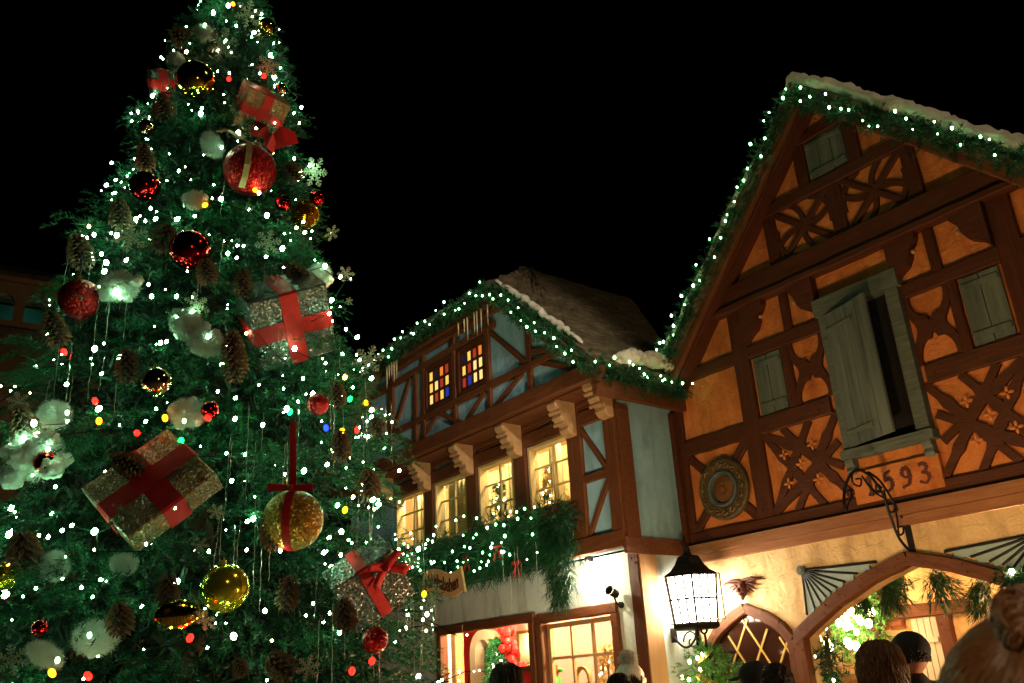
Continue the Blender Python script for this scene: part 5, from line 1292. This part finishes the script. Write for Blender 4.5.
b = MB(); b.add([(-4, -3.2, zf - 3.0), (3.2, -3.2, zf - 3.0), (2.6, -.2, zf - .3), (-3.4, -.2, zf - .3), (-4, 2, zf - 3.0), (3.2, 2, zf - 3.0), (2.6, 1, zf - .3), (-3.4, 1, zf - .3)], [(0, 1, 2, 3), (4, 7, 6, 5), (0, 3, 7, 4), (1, 5, 6, 2), (3, 2, 6, 7), (0, 4, 5, 1)]); b.build('skirt_roof', mottled('tan_shingles', (.20, .12, .06), (.32, .21, .11), 4, .9, .8, 10, stretch=(1, 1, 4)), BT)
b = MB(); b.fbox(-3.6, 2.9, -2, 2.6, 0, zf - 3.05); b.build('base', tw, BT)
q = Vector((TP[0], TP[1], 0)) * .82; lamp('belfry_fill_light', (q.x + 1, q.y, tz - 1.5), 11, (1, .6, .28), .2); q = Vector((TP[0], TP[1], 0)) * 1.035; lamp('belfry_fill_light', (q.x, q.y, tz + .8), 6, (.5, 1, .8), .1)  # unseen lamps, added to bring out the dim belfry

# ================================================================== people in the crowd
def remeshed(b, vox, mat, name):
    me = b.mesh(name + '_src', mat); o = bpy.data.objects.new(name + '_src', me); put(o)
    rm = o.modifiers.new('r', 'REMESH'); rm.mode = 'VOXEL'; rm.voxel_size = vox; rm.use_smooth_shade = True
    sm = o.modifiers.new('s', 'SMOOTH'); sm.iterations = 3; sm.factor = .5
    bpy.context.view_layer.update()
    m2 = bpy.data.meshes.new_from_object(o.evaluated_get(bpy.context.evaluated_depsgraph_get())); bpy.data.objects.remove(o)
    m2.name = name; m2.materials.clear(); m2.materials.append(mat)
    m2.polygons.foreach_set('use_smooth', [True] * len(m2.polygons)); return m2
skin = mottled('skin', (.42, .20, .12), (.52, .27, .17), 6, .55, .15, 60)
HC = 1.605                                                   # head centre of a 1.72 m figure facing +Y
def limbs(grow=0.0):
    L = []
    for s in (-1, 1):
        L += [((s * .10, 0, .90), (s * .10, .02, .50), .085, .058), ((s * .10, .02, .50), (s * .105, -.02, .09), .055, .038), ((s * .105, -.04, .05), (s * .12, .15, .035), .042, .032)]
    return L
def arms():
    A = []
    for s in (-1, 1): A += [((s * .19, 0, 1.40), (s * .25, -.03, 1.12), .052, .042), ((s * .25, -.03, 1.12), (s * .26, .07, .88), .040, .029)]
    return A
def make_body():
    b = MB()
    for a, c, r0, r1 in limbs() + arms(): b.cap(a, c, r0, r1)
    b.ball((0, 0, .95), .16, 20, (1.05, .72, .9)); b.ball((0, 0, 1.12), .15, 20, (.95, .66, 1.2)); b.ball((0, .01, 1.30), .17, 20, (1.05, .66, 1.0)); b.cap((-.15, 0, 1.41), (.15, 0, 1.41), .055, .055)
    b.cap((0, -.01, 1.40), (0, .01, 1.53), .056, .052)
    b.ball((0, -.012, HC + .02), .098, 24, (.80, 1.0, 1.06)); b.ball((0, .035, HC - .035), .072, 20, (.84, .85, 1.18))      # skull, face
    b.ball((0, .060, HC - .098), .034, 12, (1, .8, .8)); b.cap((0, .085, HC + .015), (0, .112, HC - .030), .010, .017)                      # chin, nose
    for s in (-1, 1):
        b.ball((s * .033, .086, HC + .028), .020, 10, (1.3, .6, .5)); b.ball((s * .080, -.008, HC - .012), .030, 12, (.35, .7, 1.1))      # brow, ear
        b.ball((s * .03, .083, HC + .004), .013, 10)
        x = s * .262; b.cap((x, .075, .87), (x, .10, .795), .030, .034)                                                     # palm
        for k, (dx, l) in enumerate(((-.027, .062), (-.009, .074), (.009, .070), (.026, .054))):
            p0 = (x + dx, .105, .785); p1 = (x + dx, .118, .785 - l * .55); p2 = (x + dx, .106, .785 - l); b.cap(p0, p1, .0095, .009, 8); b.cap(p1, p2, .009, .0075, 8)
        b.cap((x - s * .028, .095, .85), (x - s * .052, .125, .815), .013, .011, 8); b.cap((x - s * .052, .125, .815), (x - s * .05, .13, .785), .011, .009, 8)
    b.cap((-.022, .098, HC - .066), (.022, .098, HC - .066), .009, .009, 8)
    return remeshed(b, .0085, skin, 'body')
BODY = make_body()
def make_coat(mat):
    b = MB()
    for a, c, r0, r1 in arms(): b.cap(a, c, r0 + .022, r1 + .020)
    b.ball((0, 0, .97), .19, 20, (1.1, .80, .9)); b.ball((0, 0, 1.14), .18, 20, (1.0, .72, 1.1)); b.ball((0, .01, 1.31), .20, 20, (1.05, .68, .92)); b.cap((-.16, 0, 1.415), (.16, 0, 1.415), .068, .068); b.cap((0, -.01, 1.42), (0, 0, 1.475), .080, .072)
    return remeshed(b, .018, mat, 'coat')
def make_trousers(mat):
    b = MB()
    for a, c, r0, r1 in limbs()[:]:
        if a[2] > .08: b.cap(a, c, r0 + .014, r1 + .016)
    b.ball((0, 0, .92), .16, 20, (1.08, .76, .8)); return remeshed(b, .018, mat, 'trousers')
COAT = make_coat(mottled('dark_wool', (.02, .018, .018), (.045, .04, .04), 30, .95)); TRO = make_trousers(mottled('dark_denim', (.012, .015, .025), (.03, .035, .05), 30, .9))
def shoes(t, mat):
    for s in (-1, 1): b = MB(); b.cap((s * .106, -.05, .048), (s * .125, .17, .042), .05, .042); b.box(s * .115 - .045, s * .115 + .045, -.09, .2, 0, .022); b.build('shoe', mat, t)
blk = plain('black_leather', (.012, .012, .012), .4)
def hair_mesh(mat, length=.12, vol=1.0, n=900, bun=None, wave=.012, lk=.0034):
    """a cap of hair plus many fine locks combed from the crown"""
    b = MB(); c = Vector((0, -.018, HC + .025)); rx, ry, rz = .088 * vol, .108 * vol, .112 * vol
    b.ball(c, 1.0, 28, (rx * .97, ry * .97, rz * .97), fn=lambda d: 1.0 if (d.y < .55 or d.z > .35) else .80)
    rn = random.Random(int(length * 1000) + n)
    for k in range(n):
        az = rn.uniform(0, 2 * PI); el = rn.uniform(-.15, 1.45)
        d = Vector((math.cos(az) * math.cos(el), math.sin(az) * math.cos(el), math.sin(el)))
        if d.y > .62 and d.z < .5: continue
        p = c + Vector((d.x * rx, d.y * ry, d.z * rz)) * rn.uniform(.99, 1.025); pts = [p]
        tgt = Vector(bun) if bun is not None else None; ph = rn.uniform(0, 6)
        for q in range(1, 7):
            if tgt is not None:
                t = q / 6; m_ = p.lerp(tgt, t); o = m_ - c; e = math.sqrt((o.x / rx) ** 2 + (o.y / ry) ** 2 + (o.z / rz) ** 2)
                if e < 1.02: m_ = c + o * (1.03 / max(e, .2))
                pts.append(m_)
            else:
                o = pts[-1] - c; down = Vector((0, -.25, -1)); nn_ = Vector((o.x / rx ** 2, o.y / ry ** 2, o.z / rz ** 2)).normalized()
                tdir = (down - nn_ * down.dot(nn_)).normalized() if o.z > -.01 else Vector((0, -.05, -1))
                m_ = pts[-1] + tdir * length / 6 + Vector((math.sin(q * 1.7 + ph), math.cos(q * 1.3 + ph), 0)) * wave; pts.append(m_)
        b.tube(pts, [lk * q for q in (.8, 1, 1, 1, .9, .7, .2)], 4)
    if bun is not None:
        B_ = Vector(bun); b.ball(B_, .024, 12)
        for k in range(420):
            a = rn.uniform(0, 6.28); tl = rn.uniform(-1, 1); R_ = .022 * vol; pts = []
            for q in range(9):
                t = q / 8 * 3.4 + a; pts.append(B_ + Vector((R_ * math.cos(t), R_ * .7 * math.sin(t * .7 + tl), R_ * math.sin(t) + tl * .02)) * rn.uniform(.75, 1.15))
            b.tube(pts, lk, 4)
    return b.mesh('hair', mat, True)
HM = {}
def hairm(name, c0, c1): return foliage(name, c0, tuple((a + b_) / 2 for a, b_ in zip(c0, c1)), c1, .38)
hm_d = hairm('dark_brown_hair', (.012, .006, .004), (.035, .018, .010)); hm_b = hairm('blonde_brown_hair', (.020, .008, .003), (.17, .075, .026)); hm_r = hairm('auburn_hair', (.05, .018, .008), (.16, .07, .025))
def person(px, ptop, dist, face, lab, hair, hat=None, coat=None, topextra=.0):
    """ptop is the top of the head in the picture, dist the metres along the view"""
    r = ray(px, ptop); p = CAMP + r * (dist / float(r.dot(VIEW))); H_ = p[2] - topextra; s = H_ / 1.725
    t = thing('person', lab, 'person', (p[0], p[1], 0), face)
    t.scale = (s, s, s)
    inst('body', BODY, t); 
    m_ = COAT
    if coat is not None: m_ = COAT.copy(); m_.materials.clear(); m_.materials.append(coat)
    inst('coat', m_, t); inst('trousers', TRO, t); shoes(t, blk)
    if hair is not None: inst('hair', hair, t)
    if hat == 'cap':
        b = MB(); b.ball((0, -.012, HC + .045), 1, 24, (.104, .124, .106), fn=lambda d: 1 if d.z > -.15 else .96); b.build('cap_crown', plain('black_cotton', (.006, .006, .007), .9), t, True)
        b = MB(); v = []
        for k in range(13):
            a = math.radians(-62 + k * 124 / 12); v += [(.088 * math.sin(a), .02 + .085 * math.cos(a), HC + .052), (.098 * math.sin(a), .045 + .145 * math.cos(a), HC + .035 - .012 * abs(math.sin(a)))]
        b.add(v, [(2 * k, 2 * k + 1, 2 * k + 3, 2 * k + 2) for k in range(12)]); o = b.build('visor', bpy.data.materials['black_cotton'], t); o.modifiers.new('t', 'SOLIDIFY').thickness = .005
        b = MB(); b.ball((0, -.012, HC + .143), .008, 8); b.build('button', bpy.data.materials['black_cotton'], t)
    if hat == 'pom':
        wm = mottled('white_knit', (.80, .75, .66), (.92, .88, .80), 30, .95, .9, 45)
        b = MB(); b.ball((0, -.012, HC + .05), 1, 26, (.118, .130, .132), fn=lambda d: 1 + .03 * math.sin(14 * math.atan2(d.y, d.x))); b.lathe([(.112, -.03), (.124, -.02), (.126, .02), (.114, .03)], 26, Matrix.Translation((0, -.012, HC + .035))); b.build('knit_hat', wm, t, True)
        pos = RNG.normal(size=(300, 3)); pos /= np.linalg.norm(pos, axis=1, keepdims=True)
        inst('pompom', tri_mesh('pompom', sprays(pos * .02 + np.array((0, -.02, HC + .20)), pos, .05, 12, .018, .005, .6), wm), t)
    return t
face_away = lambda px: math.atan2(ray(px, 600)[1], ray(px, 600)[0]) - PI / 2
short_d = hair_mesh(hm_d, .05, .98, 900); cap_d = hair_mesh(hm_d, .04, .90, 600); long_d = hair_mesh(hm_d, .30, 1.05, 1000); long_s = hair_mesh(hm_d, .30, .94, 800); curl_r = hair_mesh(hm_r, .24, 1.12, 1000, wave=.02); bun_b = hair_mesh(hm_b, .2, 1.10, 1700, bun=(-.015, -.085, HC + .128), lk=.0036)
person(1014, 634, .88, face_away(1000) + .35, 'person with streaky blonde brown hair in a loose bun, nearest at the right border', bun_b, topextra=.012)
person(906, 633, 5.2, face_away(906) + .55, 'person in a black baseball cap left of the big head of hair', cap_d, 'cap', topextra=.02)
person(876, 643, 4.8, face_away(876) + .2, 'person with wavy auburn hair and red collar beside the black cap', curl_r, None, mottled('red_jacket', (.35, .02, .015), (.5, .04, .03), 9), .02)
person(775, 664, 5.2, face_away(775) + .1, 'person with dark short hair in front of the pointed window', short_d, None, None, .01)
person(752, 662, 5.8, face_away(752) + 1.3, 'person in a dark cap turned to the left below the pointed window', cap_d, 'cap', mottled('brown_coat', (.06, .03, .02), (.1, .05, .03), 9), .02)
person(628, 656, 6.6, face_away(628) - .2, 'person in a white knitted hat with a pompom below the shop window', long_s, 'pom', None, .10)
person(618, 674, 6.2, face_away(618), 'person with dark hair half hidden beside the white knitted hat', short_d, None, None, .01)
person(505, 665, 6.8, face_away(505) + .25, 'person with long dark hair standing before the shop doorway', long_d, None, None, .01)

# firs inside the lit upper room, seen through the leaded windows
for (px, py, mat, lab, nb_) in ((552, 480, 'gold_foil', 'glittering gold fir behind the rightmost lit window', 26), (500, 492, 'fir_needles', 'small green fir with lights behind the third lit window', 16)):
    u, z = P(px, py, .75); t = fthing('indoor_fir', lab, 'christmas tree', u, .75, 4.0)
    n = 420; q = RNG.random(n); h = .05 + 1.25 * q; rr = .42 * (1 - q) * np.sqrt(RNG.random(n)); a = RNG.random(n) * 6.28
    inst('crown', tri_mesh('crown', sprays(np.stack([rr * np.cos(a), rr * np.sin(a), h], 1), np.stack([np.cos(a), np.sin(a), -.3 + 0 * a], 1), .12, 14, .05, .014, .8), bpy.data.materials[mat]), t)
    b = MB(); b.tube([(0, 0, 0), (0, 0, 1.25)], .025, 6); b.build('trunk', M['bark'], t)
    for k in range(nb_): v_ = random.random(); a_ = random.random() * 6.28; r = .45 * (1 - v_); inst('bulb', BW, t, (r * math.cos(a_), r * math.sin(a_), .1 + 1.2 * v_), (0, 0, 0), .014)

# ================================================================== low uplights among the crowd; unseen fill lamps added to brighten dark places
flamp('facade_uplight', 4.6, 4.4, .9, 470, (1, .62, .28), .15)
flamp('facade_uplight', 1.2, 4.8, .9, 250, (1, .62, .28), .15)
flamp('facade_uplight', 8.0, 4.2, .9, 260, (1, .62, .28), .15)
flamp('roof_fill_light', 11.0, 1.2, 14.0, 650, (1, .78, .50), .3)  # unseen lamp, added to brighten the blue house's roof
lamp('tree_fill_light', (.6, 1.2, 4.6), 40, (1, .72, .42), .3)  # unseen front lamp, added for the gifts and ornaments on the fir
def spot(name, loc, to, watts, col, deg, r=.15):
    o = lamp(name, loc, watts, col, r, 'SPOT'); o.data.spot_size = math.radians(deg); o.data.spot_blend = .6
    o.rotation_euler = (Vector(to) - Vector(loc)).to_track_quat('-Z', 'Y').to_euler(); return o
spot('gable_fill_light', (3.5, 3.0, 8.5), (-2.2, 17.0, 7.0), 3000, (1, .86, .66), 34)  # unseen spot, added to brighten the gable of the blue house
spot('hair_fill_light', (-1.0, -1.4, 3.4), (1.4, 2.0, 1.5), 210, (1, .66, .36), 60)  # unseen spot, added to bring warm light onto the nearest hair
spot('facade_uplight', (.2, 9.6, .9), (-2.6, 16.5, 5.6), 300, (1, .80, .56), 85)
spot('facade_uplight', (1.2, 7.0, .9), (-2.0, 16.2, 6.4), 440, (1, .84, .62), 44)  # unseen extra uplight, added to lift the dark gable panels
